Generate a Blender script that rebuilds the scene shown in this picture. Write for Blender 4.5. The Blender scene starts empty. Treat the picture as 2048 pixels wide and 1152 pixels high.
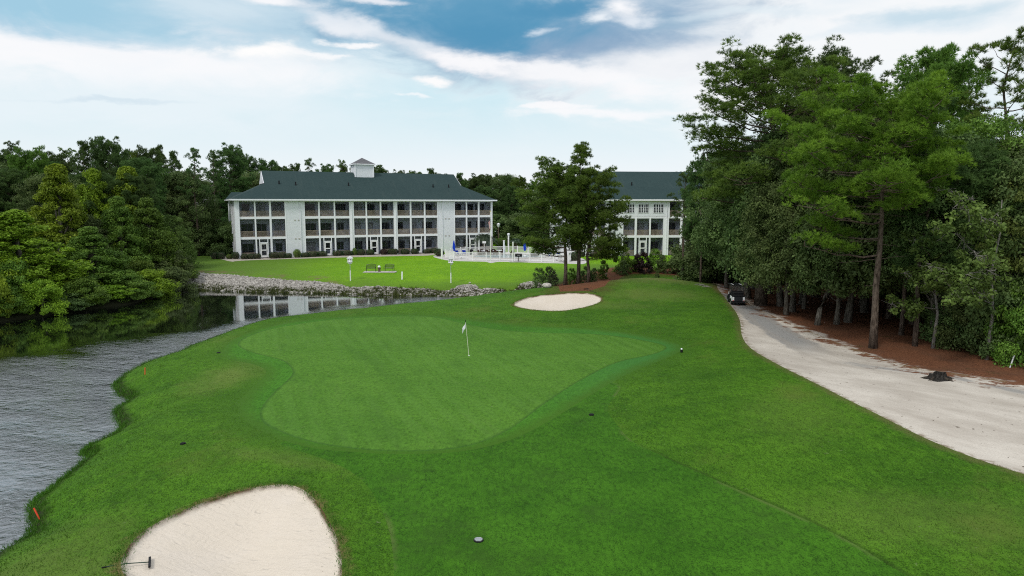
import bpy, math, random
import numpy as np
from mathutils import Vector, Matrix
from mathutils.geometry import delaunay_2d_cdt
R = math.radians
S = bpy.context.scene
COL = S.collection
rnd = random.Random(7)
F = 1365.33; PITCH = math.atan(166 / F); CAMZ = 10.4
CP, SP = math.cos(PITCH), math.sin(PITCH)

# ---------------------------------------------------------------- helpers
def ray(u, v):
    a = (u - 1024) / F; b = -(v - 576) / F
    return Vector((a, CP + b * SP, -SP + b * CP))
def atz(u, v, z):
    d = ray(u, v); t = (z - CAMZ) / d.z
    return Vector((d.x * t, d.y * t, z))
def aty(u, v, y):
    d = ray(u, v); t = y / d.y
    return Vector((d.x * t, y, CAMZ + d.z * t))

def tag(o, label=None, cat=None, group=None, kind=None):
    if label: o['label'] = label
    if cat: o['category'] = cat
    if group: o['group'] = group
    if kind: o['kind'] = kind
    return o
def empty(name, loc=(0, 0, 0), rz=0.0):
    o = bpy.data.objects.new(name, None); COL.objects.link(o)
    o.location = loc; o.rotation_euler = (0, 0, rz); o.empty_display_size = .2
    return o
def kids(o):
    return [c for c in COL.objects if c.parent == o]
def copy_tree(o, parent=None, ch=None):
    c = o.copy(); COL.objects.link(c)
    if parent: c.parent = parent
    for k in o.children:
        copy_tree(k, c)
    return c

class MB:
    def __init__(s): s.v = []; s.f = []
    def add(s, vs, fs):
        b = len(s.v); s.v += [tuple(p) for p in vs]
        s.f += [tuple(i + b for i in q) for q in fs]; return s
    def box(s, c, d, rz=0.0, M=None):
        hx, hy, hz = d[0] / 2, d[1] / 2, d[2] / 2
        co, si = math.cos(rz), math.sin(rz); vs = []
        for x, y, z in ((-hx, -hy, -hz), (hx, -hy, -hz), (hx, hy, -hz), (-hx, hy, -hz), (-hx, -hy, hz), (hx, -hy, hz), (hx, hy, hz), (-hx, hy, hz)):
            p = Vector((x, y, z))
            if M is not None: p = M @ p
            else: p = Vector((x * co - y * si, x * si + y * co, z))
            vs.append((p.x + c[0], p.y + c[1], p.z + c[2]))
        return s.add(vs, [(0, 3, 2, 1), (4, 5, 6, 7), (0, 1, 5, 4), (1, 2, 6, 5), (2, 3, 7, 6), (3, 0, 4, 7)])
    def lohi(s, a, b):
        return s.box([(a[i] + b[i]) / 2 for i in range(3)], [abs(b[i] - a[i]) for i in range(3)])
    def tube(s, path, rad, n=6, cap=True):
        path = [Vector(p) for p in path]
        if not isinstance(rad, (list, tuple)): rad = [rad] * len(path)
        vs = []; m = len(path)
        for i, p in enumerate(path):
            t = (path[min(i + 1, m - 1)] - path[max(i - 1, 0)])
            if t.length < 1e-9: t = Vector((0, 0, 1))
            t.normalize()
            u = t.cross(Vector((0, 0, 1)) if abs(t.z) < .95 else Vector((1, 0, 0))).normalized(); w = t.cross(u)
            for k in range(n):
                a = 2 * math.pi * k / n
                vs.append(p + (u * math.cos(a) + w * math.sin(a)) * rad[i])
        fs = []
        for i in range(m - 1):
            for k in range(n):
                fs.append((i * n + k, i * n + (k + 1) % n, (i + 1) * n + (k + 1) % n, (i + 1) * n + k))
        if cap:
            fs.append(tuple(range(n))[::-1]); fs.append(tuple((m - 1) * n + k for k in range(n)))
        return s.add(vs, fs)
    def lathe(s, prof, n=12, c=(0, 0, 0)):
        vs = []; m = len(prof)
        for r, z in prof:
            for k in range(n):
                a = 2 * math.pi * k / n
                vs.append((c[0] + r * math.cos(a), c[1] + r * math.sin(a), c[2] + z))
        fs = []
        for i in range(m - 1):
            for k in range(n):
                fs.append((i * n + k, i * n + (k + 1) % n, (i + 1) * n + (k + 1) % n, (i + 1) * n + k))
        fs.append(tuple(range(n))[::-1]); fs.append(tuple((m - 1) * n + k for k in range(n)))
        return s.add(vs, fs)
    def prism(s, poly, x0, x1, axis=0):
        """poly of (a,b) extruded along axis"""
        n = len(poly); vs = []
        for x in (x0, x1):
            for a, b in poly:
                vs.append({0: (x, a, b), 1: (a, x, b), 2: (a, b, x)}[axis])
        fs = [tuple(range(n)), tuple(range(2 * n - 1, n - 1, -1))]
        for k in range(n):
            fs.append((k, (k + 1) % n + 0, n + (k + 1) % n, n + k))
        return s.add(vs, fs)
    def build(s, name, mat, parent=None, smooth=False, bevel=0.0):
        me = bpy.data.meshes.new(name); me.from_pydata(s.v, [], s.f); me.update()
        if mat: me.materials.append(mat)
        if smooth: me.polygons.foreach_set('use_smooth', [True] * len(me.polygons))
        o = bpy.data.objects.new(name, me); COL.objects.link(o)
        if parent: o.parent = parent
        if bevel:
            b = o.modifiers.new('bevel', 'BEVEL'); b.width = bevel; b.segments = 2; b.limit_method = 'ANGLE'
        return o

# ---------------------------------------------------------------- materials
class NT:
    def __init__(s, tree): s.t = tree; s.n = tree.nodes; s.l = tree.links
    def new(s, typ, **kw):
        n = s.n.new(typ)
        for k, v in kw.items():
            if k.startswith('i_'):
                key = k[2:]; key = int(key) if key.isdigit() else key.replace('_', ' ')
                s.put(n.inputs[key], v)
            else: setattr(n, k, v)
        return n
    def put(s, inp, v):
        if hasattr(v, 'is_output') or isinstance(v, bpy.types.NodeSocket): s.l.new(v, inp)
        else: inp.default_value = v
    def math(s, op, a, b=0.0, c=0.0, clamp=False):
        n = s.n.new('ShaderNodeMath'); n.operation = op; n.use_clamp = clamp
        for i, x in enumerate((a, b, c)): s.put(n.inputs[i], x)
        return n.outputs[0]
    def vmath(s, op, a, b=(0, 0, 0)):
        n = s.n.new('ShaderNodeVectorMath'); n.operation = op
        s.put(n.inputs[0], a); s.put(n.inputs[1], b)
        return n.outputs['Value'] if op in ('DOT_PRODUCT', 'LENGTH') else n.outputs[0]
    def rng(s, x, a, b, c=0.0, d=1.0, smooth=True):
        n = s.n.new('ShaderNodeMapRange'); n.interpolation_type = 'SMOOTHSTEP' if smooth else 'LINEAR'; n.clamp = True
        for i, q in enumerate((x, a, b, c, d)): s.put(n.inputs[i], q)
        return n.outputs[0]
    def mix(s, fac, a, b, blend='MIX'):
        n = s.n.new('ShaderNodeMix'); n.data_type = 'RGBA'; n.blend_type = blend
        s.put(n.inputs[0], fac)
        for i, q in ((6, a), (7, b)):
            if isinstance(q, tuple) and len(q) == 3: q = (*q, 1)
            s.put(n.inputs[i], q)
        return n.outputs[2]
    def noise(s, vec, scale, detail=3.0, rough=.5, out=0, dist=0.0):
        n = s.n.new('ShaderNodeTexNoise'); s.put(n.inputs['Vector'], vec)
        n.inputs['Scale'].default_value = scale; n.inputs['Detail'].default_value = detail; n.inputs['Roughness'].default_value = rough
        n.inputs['Distortion'].default_value = dist
        return n.outputs[out]
    def map(s, vec, scale=(1, 1, 1), rot=(0, 0, 0), loc=(0, 0, 0)):
        if any(rot) and len(set(scale)) > 1: vec = s.map(vec, rot=rot); rot = (0, 0, 0)      # turn first, then stretch
        n = s.n.new('ShaderNodeMapping'); s.put(n.inputs['Vector'], vec)
        n.inputs['Scale'].default_value = scale; n.inputs['Rotation'].default_value = rot; n.inputs['Location'].default_value = loc
        return n.outputs[0]
    def attr(s, name):
        n = s.n.new('ShaderNodeAttribute'); n.attribute_name = name; return n.outputs['Fac']
    def pos(s):
        return s.n.new('ShaderNodeNewGeometry').outputs['Position']
    def obj(s):
        return s.n.new('ShaderNodeTexCoord').outputs['Object']
def newmat(name, rough=.6, spec=.3):
    m = bpy.data.materials.new(name); m.use_nodes = True
    t = NT(m.node_tree); b = t.n['Principled BSDF']
    b.inputs['Roughness'].default_value = rough; b.inputs['Specular IOR Level'].default_value = spec
    return m, t, b
def bump(t, b, h, strength=.4, dist=.05):
    n = t.n.new('ShaderNodeBump'); n.inputs['Strength'].default_value = strength; n.inputs['Distance'].default_value = dist
    t.put(n.inputs['Height'], h); t.l.new(n.outputs[0], b.inputs['Normal']); return n
def simple(name, col, rough=.6, spec=.3, var=.15, scale=6.0, metal=0.0, bmp=0.0, bscale=40.0):
    m, t, b = newmat(name, rough, spec); b.inputs['Metallic'].default_value = metal
    nz = t.noise(t.obj(), scale, 4, .6)
    dk = tuple(c * (1 - var) for c in col); lt = tuple(min(1, c * (1 + var)) for c in col)
    t.put(b.inputs['Base Color'], t.mix(t.rng(nz, .3, .7), dk, lt))
    if bmp: bump(t, b, t.noise(t.obj(), bscale, 3), bmp, .03)
    return m

M = {}
M['white'] = simple('white_paint', (.82, .83, .87), .5, .3, .04)
M['trim'] = simple('white_trim', (.83, .84, .88), .45, .3, .03)
M['vinyl'] = simple('white_vinyl', (.80, .80, .80), .4, .4, .03)
M['dark_metal'] = simple('dark_metal', (.02, .02, .022), .4, .5, .3)
M['black'] = simple('black_plastic', (.010, .010, .012), .6, .2, .2)
M['rubber'] = simple('tyre_rubber', (.012, .012, .012), .8, .2, .2)
M['steel'] = simple('brushed_steel', (.55, .56, .58), .35, .5, .1, metal=.7)
M['tan'] = simple('tan_stain', (.50, .41, .32), .7, .2, .2, 3)
M['brown'] = simple('brown_wicker', (.05, .028, .02), .7, .2, .4, 30)
M['blue'] = simple('blue_canvas', (.015, .06, .52), .8, .1, .15)
M['beige'] = simple('beige_canvas', (.42, .40, .36), .9, .1, .1)
M['red'] = simple('orange_red_paint', (.72, .07, .025), .5, .3, .15)
M['concrete'] = simple('pale_concrete', (.50, .475, .44), .85, .2, .12, 1.5, bmp=.2)
M['grey_concrete'] = simple('grey_concrete', (.36, .35, .33), .9, .2, .15, 3, bmp=.2)
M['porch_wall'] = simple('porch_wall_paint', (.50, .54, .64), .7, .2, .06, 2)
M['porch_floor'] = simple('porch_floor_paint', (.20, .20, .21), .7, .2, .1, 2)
M['wood_post'] = simple('weathered_wood', (.12, .09, .07), .8, .2, .3, 8)
M['stone'] = simple('pale_boulder', (.46, .43, .39), .9, .2, .25, 5, bmp=.5, bscale=12)
def m_glass():
    m, t, b = newmat('dark_window_glass', .08, .6)
    t.put(b.inputs['Base Color'], t.mix(t.noise(t.obj(), 1.3, 2), (.006, .008, .013), (.02, .026, .036)))
    return m
M['glass'] = m_glass()
def m_screen():
    m, t, b = newmat('insect_screen', .8, .1)
    t.put(b.inputs['Base Color'], (.02, .022, .026, 1))
    tr = t.n.new('ShaderNodeBsdfTransparent'); mx = t.n.new('ShaderNodeMixShader')
    # woven mesh, far finer than a pixel: constant coverage with slight sag variation
    t.put(mx.inputs[0], t.rng(t.noise(t.obj(), .7, 2), .3, .7, .10, .16))
    t.l.new(tr.outputs[0], mx.inputs[1]); t.l.new(b.outputs[0], mx.inputs[2])
    t.l.new(mx.outputs[0], t.n['Material Output'].inputs[0])
    return m
M['screen'] = m_screen()
M['blind'] = simple('drawn_pale_blind', (.34, .35, .37), .6, .3, .2, 2)
def m_siding():
    m, t, b = newmat('white_lap_siding', .5, .3)
    p = t.n.new('ShaderNodeSeparateXYZ'); t.l.new(t.obj(), p.inputs[0])
    saw = t.math('FRACT', t.math('MULTIPLY', p.outputs[2], 5.0))
    line = t.rng(saw, 0, .18, 0, 1)
    nz = t.noise(t.map(t.obj(), (.6, .6, 4)), 1.5, 4)
    c = t.mix(t.rng(nz, .3, .7), (.75, .77, .82), (.82, .83, .87))
    st = t.noise(t.map(t.obj(), (1.2, 1.2, .10)), 2.0, 5, .7)
    c = t.mix(t.rng(st, .55, .8, 0, .35), c, (.52, .53, .52))
    t.put(b.inputs['Base Color'], t.mix(line, (.50, .53, .58), c))
    bump(t, b, saw, .5, .02)
    return m
M['siding'] = m_siding()
def m_roof():
    m, t, b = newmat('dark_green_shingle', .9, .15)
    p = t.obj()
    br = t.n.new('ShaderNodeTexBrick'); t.put(br.inputs['Vector'], t.map(p, (1, 1, 1)))
    br.inputs['Scale'].default_value = 2.2; br.inputs['Mortar Size'].default_value = .012
    br.inputs['Color1'].default_value = (.022, .043, .044, 1); br.inputs['Color2'].default_value = (.033, .058, .058, 1); br.inputs['Mortar'].default_value = (.016, .033, .035, 1)
    nz = t.noise(p, .25, 5, .65); n2 = t.noise(p, 14, 2)
    c = t.mix(t.rng(n2, .3, .7, 0, .5), br.outputs[0], (.046, .078, .078))
    c = t.mix(t.rng(nz, .4, .75, 0, .45), c, (.022, .044, .046))
    sk = t.noise(t.map(p, (1.5, .12, .12)), 1.2, 5, .7); c = t.mix(t.rng(sk, .52, .75, 0, .4), c, (.062, .085, .080))
    t.put(b.inputs['Base Color'], c)
    return m
M['roof'] = m_roof()
M['grey_roof'] = simple('grey_shingle', (.13, .13, .14), .9, .15, .2, 3)
def m_bark(name, c1, c2):
    m, t, b = newmat(name, .9, .1)
    p = t.map(t.obj(), (1, 1, .25))
    nz = t.noise(p, 9, 5, .65); v = t.n.new('ShaderNodeTexVoronoi'); v.inputs['Scale'].default_value = 7; t.put(v.inputs['Vector'], p)
    t.put(b.inputs['Base Color'], t.mix(t.rng(nz, .3, .7), c1, c2))
    bump(t, b, t.math('ADD', nz, v.outputs[0]), .9, .06)
    return m
M['pine_bark'] = m_bark('pine_bark', (.045, .033, .026), (.16, .125, .10))
M['oak_bark'] = m_bark('oak_bark', (.05, .043, .035), (.20, .18, .15))
M['grey_bark'] = m_bark('grey_twig_bark', (.12, .11, .10), (.34, .32, .29))
def m_leaf(name, dark, light, tr=.34, rough=.6, hue=.5):
    """leaf colour varies by clump, by leaf and from one tree to the next"""
    m, t, b = newmat(name, rough, .22)
    tint = t.attr('tint'); oi = t.n.new('ShaderNodeObjectInfo')
    c = t.mix(tint, dark, light)
    nz = t.noise(t.obj(), .55, 2)
    c = t.mix(t.rng(nz, .35, .7, 0, .45), c, tuple(x * .6 for x in dark))
    hs = t.n.new('ShaderNodeHueSaturation')
    t.put(hs.inputs['Color'], c)
    t.put(hs.inputs['Hue'], t.math('ADD', t.math('MULTIPLY', oi.outputs['Random'], .03), .485))
    t.put(hs.inputs['Value'], t.math('ADD', t.math('MULTIPLY', oi.outputs['Random'], .4), .8))
    t.put(b.inputs['Base Color'], hs.outputs[0])
    tl = t.n.new('ShaderNodeBsdfTranslucent'); t.l.new(hs.outputs[0], tl.inputs[0])
    mx = t.n.new('ShaderNodeMixShader'); mx.inputs[0].default_value = tr
    t.l.new(b.outputs[0], mx.inputs[1]); t.l.new(tl.outputs[0], mx.inputs[2]); t.l.new(mx.outputs[0], t.n['Material Output'].inputs[0])
    return m
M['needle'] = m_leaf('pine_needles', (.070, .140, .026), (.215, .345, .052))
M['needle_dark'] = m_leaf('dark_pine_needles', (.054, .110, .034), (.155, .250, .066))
M['needle_bright'] = m_leaf('fresh_pine_needles', (.070, .145, .014), (.240, .375, .034))
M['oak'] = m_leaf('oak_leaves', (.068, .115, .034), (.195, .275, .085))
M['oak_grey'] = m_leaf('grey_green_leaves', (.070, .090, .045), (.190, .215, .115))
M['lime'] = m_leaf('light_green_leaves', (.120, .215, .016), (.310, .450, .030), .3)
M['midgreen'] = m_leaf('mid_green_leaves', (.065, .140, .018), (.190, .310, .042), .28)
M['box'] = m_leaf('boxwood_leaves', (.018, .044, .016), (.062, .110, .032), .1)
M['purple'] = m_leaf('plum_leaves', (.018, .010, .010), (.055, .030, .028), .1)
M['olive'] = m_leaf('olive_leaves', (.075, .120, .024), (.190, .265, .060), .3)
M['palm'] = m_leaf('palm_fronds', (.045, .075, .050), (.12, .17, .10), .15)
M['thatch'] = simple('dead_frond_thatch', (.14, .10, .065), .95, .1, .3, 9)
# ---------------------------------------------------------------- terrain
def P2(pts): return np.array(pts, float)
def seg_dist(P, poly, closed=True):
    A = poly; B = np.roll(poly, -1, 0)
    if not closed: A, B = poly[:-1], poly[1:]
    best = np.full(len(P), 1e9)
    for a, b in zip(A, B):
        d = b - a; L = max(d @ d, 1e-12)
        t = np.clip(((P - a) @ d) / L, 0, 1)
        q = a + t[:, None] * d
        best = np.minimum(best, ((P - q) ** 2).sum(1))
    return np.sqrt(best)
def inside(P, poly):
    x, y = P[:, 0], P[:, 1]; c = np.zeros(len(P), bool)
    A = poly; B = np.roll(poly, -1, 0)
    for (x1, y1), (x2, y2) in zip(A, B):
        if y1 == y2: continue
        k = ((y1 > y) != (y2 > y)) & (x < (x2 - x1) * (y - y1) / (y2 - y1) + x1)
        c ^= k
    return c
def sdf(P, poly):          # >0 inside
    d = seg_dist(P, poly); return np.where(inside(P, poly), d, -d)
def sm(x, a, b):
    t = np.clip((x - a) / (b - a), 0, 1); return t * t * (3 - 2 * t)
def smooth_poly(pts, n=4, closed=True):
    """Catmull-Rom through pts"""
    p = np.array(pts, float); m = len(p); out = []
    for i in range(m if closed else m - 1):
        g = lambda k: p[k % m] if closed else p[min(max(k, 0), m - 1)]
        p0, p1, p2, p3 = g(i - 1), g(i), g(i + 1), g(i + 2)
        for j in range(n):
            t = j / n
            out.append(.5 * ((2 * p1) + (-p0 + p2) * t + (2 * p0 - 5 * p1 + 4 * p2 - p3) * t * t + (-p0 + 3 * p1 - 3 * p2 + p3) * t ** 3))
    if not closed: out.append(p[-1])
    return np.array(out)
def lattice(P, s, seed=0):
    """smooth value noise, about -1..1"""
    q = P / s; i = np.floor(q).astype(int); f = q - i; f = f * f * (3 - 2 * f)
    def h(a, b):
        n = (a * 374761393 + b * 668265263 + seed * 974711) & 0x7fffffff
        n = ((n ^ (n >> 13)) * 1274126177) & 0x7fffffff
        return ((n ^ (n >> 16)) & 0xffff) / 32767.5 - 1
    a = h(i[:, 0], i[:, 1]); b = h(i[:, 0] + 1, i[:, 1]); c = h(i[:, 0], i[:, 1] + 1); d = h(i[:, 0] + 1, i[:, 1] + 1)
    return (a * (1 - f[:, 0]) + b * f[:, 0]) * (1 - f[:, 1]) + (c * (1 - f[:, 0]) + d * f[:, 0]) * f[:, 1]

near = [(-12, -30), (-13, 4), (-14.2, 14), (-15.3, 19.3), (-15.4, 20.6), (-16.6, 22.6), (-16.7, 23.6), (-17.3, 25.4), (-17.5, 27.2), (-18.2, 27.9), (-18.0, 29.4), (-18.6, 31.1), (-20.0, 33.2), (-20.3, 35.2), (-22.2, 37.4), (-23.2, 39.2), (-23.9, 43.1), (-23.6, 46.5), (-23.5, 50.2), (-22.6, 57.5), (-20, 61.3), (-15, 65), (-10.6, 68), (-6, 71), (-2, 73.4), (1, 75.6), (2.2, 77.4)]
far = [(.8, 78.2), (-1.9, 77.0), (-6, 77.2), (-10.6, 77.9), (-14, 78.1), (-17.7, 78.8), (-23.9, 80.1), (-28, 80.6), (-32.8, 81.5), (-40.7, 84), (-42.2, 83)]
left = [(-41.4, 79), (-40.3, 72), (-43, 67), (-46, 60), (-51, 52), (-58, 40), (-66, 25), (-72, 0), (-76, -30)]
POND = smooth_poly(near + far + left, 3)
jit = np.stack([lattice(POND, 1.7, 3), lattice(POND, 1.7, 5)], 1) * .22
POND = POND + jit * (POND[:, 1:2] > 5)

def H0(P):
    P = np.atleast_2d(np.asarray(P, float)); x, y = P[:, 0], P[:, 1]
    z = .85 + .55 * sm(y, 78, 92) + .6 * sm(y, 88, 108)
    z = z + .35 * sm(x, 9, 22) * (1 - sm(y, 75, 100))
    g = lambda cx, cy, sx, sy, h: h * np.exp(-((x - cx) / sx) ** 2 - ((y - cy) / sy) ** 2)
    z = z + g(6.5, 69.5, 10, 6, .95) + g(15, 73, 7.5, 6.5, 1.25) + g(13, 58, 9, 7, .3) + g(-9, 62, 10, 6, .18)
    z = z + g(-9, 25, 6, 4, .25) + g(12, 33, 8, 6, .3) + g(-2, 24, 5, 4, -.12)
    z = z + g(14, 90, 11, 7, .55)
    z = z + lattice(P, 9.0, 1) * .07 + lattice(P, 3.1, 2) * .025
    sd = -sdf(P, POND)
    farside = sm(y + .12 * x, 74, 77.5)
    w = 2.6 + 4.5 * farside * sm(-x, 5, 30)
    lip = .22 * sm(sd, 0, .3) * (1 - farside)
    up = lip + (z - lip) * sm(sd, .05, w) ** .8
    return np.where(sd > 0, up, np.maximum(sd * .45, -1.3) - .02)

def march(pts, tmin=8.0, tmax=170.0):
    """pixels of the survey photograph -> points on the land"""
    out = []
    ts = np.concatenate([np.arange(tmin, 60, .25), np.arange(max(60, tmin), tmax, .5)])
    for u, v in pts:
        d = np.array(ray(u, v)); Q = np.array([0, 0, CAMZ]) + ts[:, None] * d
        h = H0(Q[:, :2]); k = np.nonzero(Q[:, 2] <= h)[0]
        i = k[0] if len(k) else len(ts) - 1
        if i > 0:
            e0 = Q[i - 1, 2] - h[i - 1]; e1 = h[i] - Q[i, 2]
            t = e0 / max(e0 + e1, 1e-9) if e0 > 0 else 0
            out.append(Q[i - 1, :2] * (1 - t) + Q[i, :2] * t)
        else: out.append(Q[i, :2])
    return np.array(out)
def resample(poly, step):
    out = []
    for a, b in zip(poly, np.roll(poly, -1, 0)):
        n = max(1, int(np.linalg.norm(b - a) / step))
        for k in range(n): out.append(a + (b - a) * k / n)
    return np.array(out)
def offset(poly, d):
    t = np.roll(poly, -1, 0) - np.roll(poly, 1, 0); n = np.stack([-t[:, 1], t[:, 0]], 1); n /= np.linalg.norm(n, axis=1)[:, None] + 1e-9
    area = .5 * np.sum(poly[:, 0] * np.roll(poly[:, 1], -1) - np.roll(poly[:, 0], -1) * poly[:, 1])
    return poly + n * d * (1 if area > 0 else -1)

BUNK1 = smooth_poly(march([(247, 1152), (245, 1120), (266, 1086), (300, 1058), (345, 1034), (400, 1011), (470, 987), (530, 975), (575, 973), (605, 982), (632, 1005), (655, 1040), (674, 1080), (683, 1120), (682, 1160), (660, 1230), (560, 1290), (420, 1300), (300, 1250)]), 4)
BUNK2 = smooth_poly(march([(1028, 612), (1036, 603), (1062, 595), (1100, 590), (1150, 587), (1188, 590), (1203, 598), (1196, 607), (1162, 617), (1118, 623), (1062, 620)]), 4)
COLLAR = smooth_poly(march([(442, 712), (462, 682), (520, 657), (600, 641), (700, 633), (800, 629), (880, 632), (950, 640), (1050, 651), (1180, 657), (1270, 668), (1340, 683), (1364, 697), (1335, 715), (1262, 745), (1190, 785), (1110, 835), (1020, 880), (920, 903), (820, 908), (720, 905), (610, 893), (530, 865), (478, 828), (484, 795), (520, 762), (532, 742), (505, 728)]), 4)
GREEN = smooth_poly(march([(508, 700), (490, 684), (530, 664), (610, 648), (700, 638), (800, 634), (870, 637), (940, 653), (1010, 663), (1090, 668), (1180, 670), (1260, 679), (1318, 692), (1300, 705), (1225, 722), (1150, 757), (1080, 800), (1010, 850), (930, 884), (830, 894), (720, 890), (630, 876), (560, 850), (540, 825), (560, 790), (596, 755), (600, 738), (575, 718)]), 4)
GREEN = offset(GREEN, -.45)
FAIR = smooth_poly(march([(560, 885), (640, 915), (700, 942), (745, 985), (775, 1050), (786, 1110), (788, 1170), (790, 1290), (1200, 1400), (1900, 1300), (1960, 1220), (1815, 1152), (1705, 1086), (1600, 1034), (1500, 990), (1400, 946), (1320, 910), (1262, 880), (1235, 850), (1215, 815), (1240, 770), (1150, 770), (900, 860), (700, 870)]), 4)
PATH = smooth_poly(march([(1434, 574), (1448, 592), (1466, 616), (1480, 642), (1483, 668), (1500, 695), (1560, 731), (1650, 776), (1750, 826), (1850, 876), (1950, 916), (2060, 952), (2400, 1060), (2400, 800), (2200, 775), (2060, 768), (1950, 752), (1850, 738), (1780, 722), (1700, 694), (1620, 662), (1555, 636), (1505, 612), (1486, 598), (1488, 583), (1530, 567), (1600, 560), (1600, 553), (1500, 558), (1450, 567)]), 3)
ROADC = smooth_poly(march([(1600, 557), (1520, 562), (1465, 571), (1458, 590), (1483, 612), (1530, 644), (1590, 680), (1650, 712), (1740, 732), (1900, 752), (2100, 795), (2300, 840)]), 5, False)   # centre of the asphalt strip
STRAW = smooth_poly(march([(1120, 583), (1210, 572), (1240, 556), (1290, 547), (1380, 555), (1432, 568), (1445, 580), (1490, 600), (1510, 618), (1560, 640), (1620, 668), (1700, 700), (1780, 727), (1850, 744), (1950, 757), (2060, 775), (2400, 840)]), 3, False)
STRAW = np.vstack([STRAW, [(60, 20), (130, 40), (130, 140), (38, 140), (32, 112), (27, 92), (14, 92.5), (9, 86), (5, 80)]])
RIP = smooth_poly(march([(330, 553), (368, 546), (410, 547), (470, 551), (530, 557), (600, 562), (650, 565), (682, 570), (700, 575), (760, 573), (800, 577), (840, 577), (880, 581), (905, 579), (922, 571), (936, 570), (950, 571), (958, 578), (985, 577), (1015, 582), (1035, 576), (1046, 567), (1072, 564), (1090, 574)], 74), 3, False)
RIP = np.vstack([RIP, [(4.5, 79.5), (2, 77.6)], [(p[0], p[1] - .3) for p in far]])
LAWN = P2([(9, 87), (6, 83), (4, 79.8), (1, 78.2)] + far[1:] + [(-47, 88), (-52, 100), (-56, 118), (-50, 130), (-20, 160), (30, 150), (40, 116), (30, 100), (24, 93), (14, 93)])
DECK = smooth_poly(march([(866, 512), (890, 520), (930, 522.5), (970, 523.5), (982, 526), (1000, 523.5), (1050, 525), (1130, 527), (1166, 528), (1172, 521), (1150, 513), (1100, 507.5), (1030, 505), (960, 504), (905, 507)], 90), 3)
BEDS = smooth_poly(march([(424, 515), (440, 518), (462, 523), (480, 521.5), (560, 518.5), (640, 516), (720, 514), (800, 512), (868, 510), (868, 500), (800, 502), (480, 512), (424, 508)], 90), 3)

def Hraw(P):
    P = np.atleast_2d(np.asarray(P, float)); z = H0(P)
    for poly, depth, lipd in ((BUNK1, .45, .14), (BUNK2, .30, .12)):
        s = sdf(P, poly)
        z = z - np.where(s > 0, lipd * sm(s, 0, .14) + depth * sm(s, 0, 3.0) + .03 * lattice(P, .8, 9) * sm(s, .1, 1), 0)
        z = z + np.where(s <= 0, .06 * (1 - sm(-s, 0, .8)), .06)
    s = sdf(P, PATH); z = z - .05 * sm(s, 0, .3)
    return z
def Hz(x, y): return float(Hraw([(x, y)])[0])
def gp(u, v, tmin=8.0):
    p = march([(u, v)], tmin)[0]; return Vector((p[0], p[1], Hz(*p)))
def xy(u, y, v=500):
    p = aty(u, v, y); return Vector((p.x, y, Hz(p.x, y)))

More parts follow.
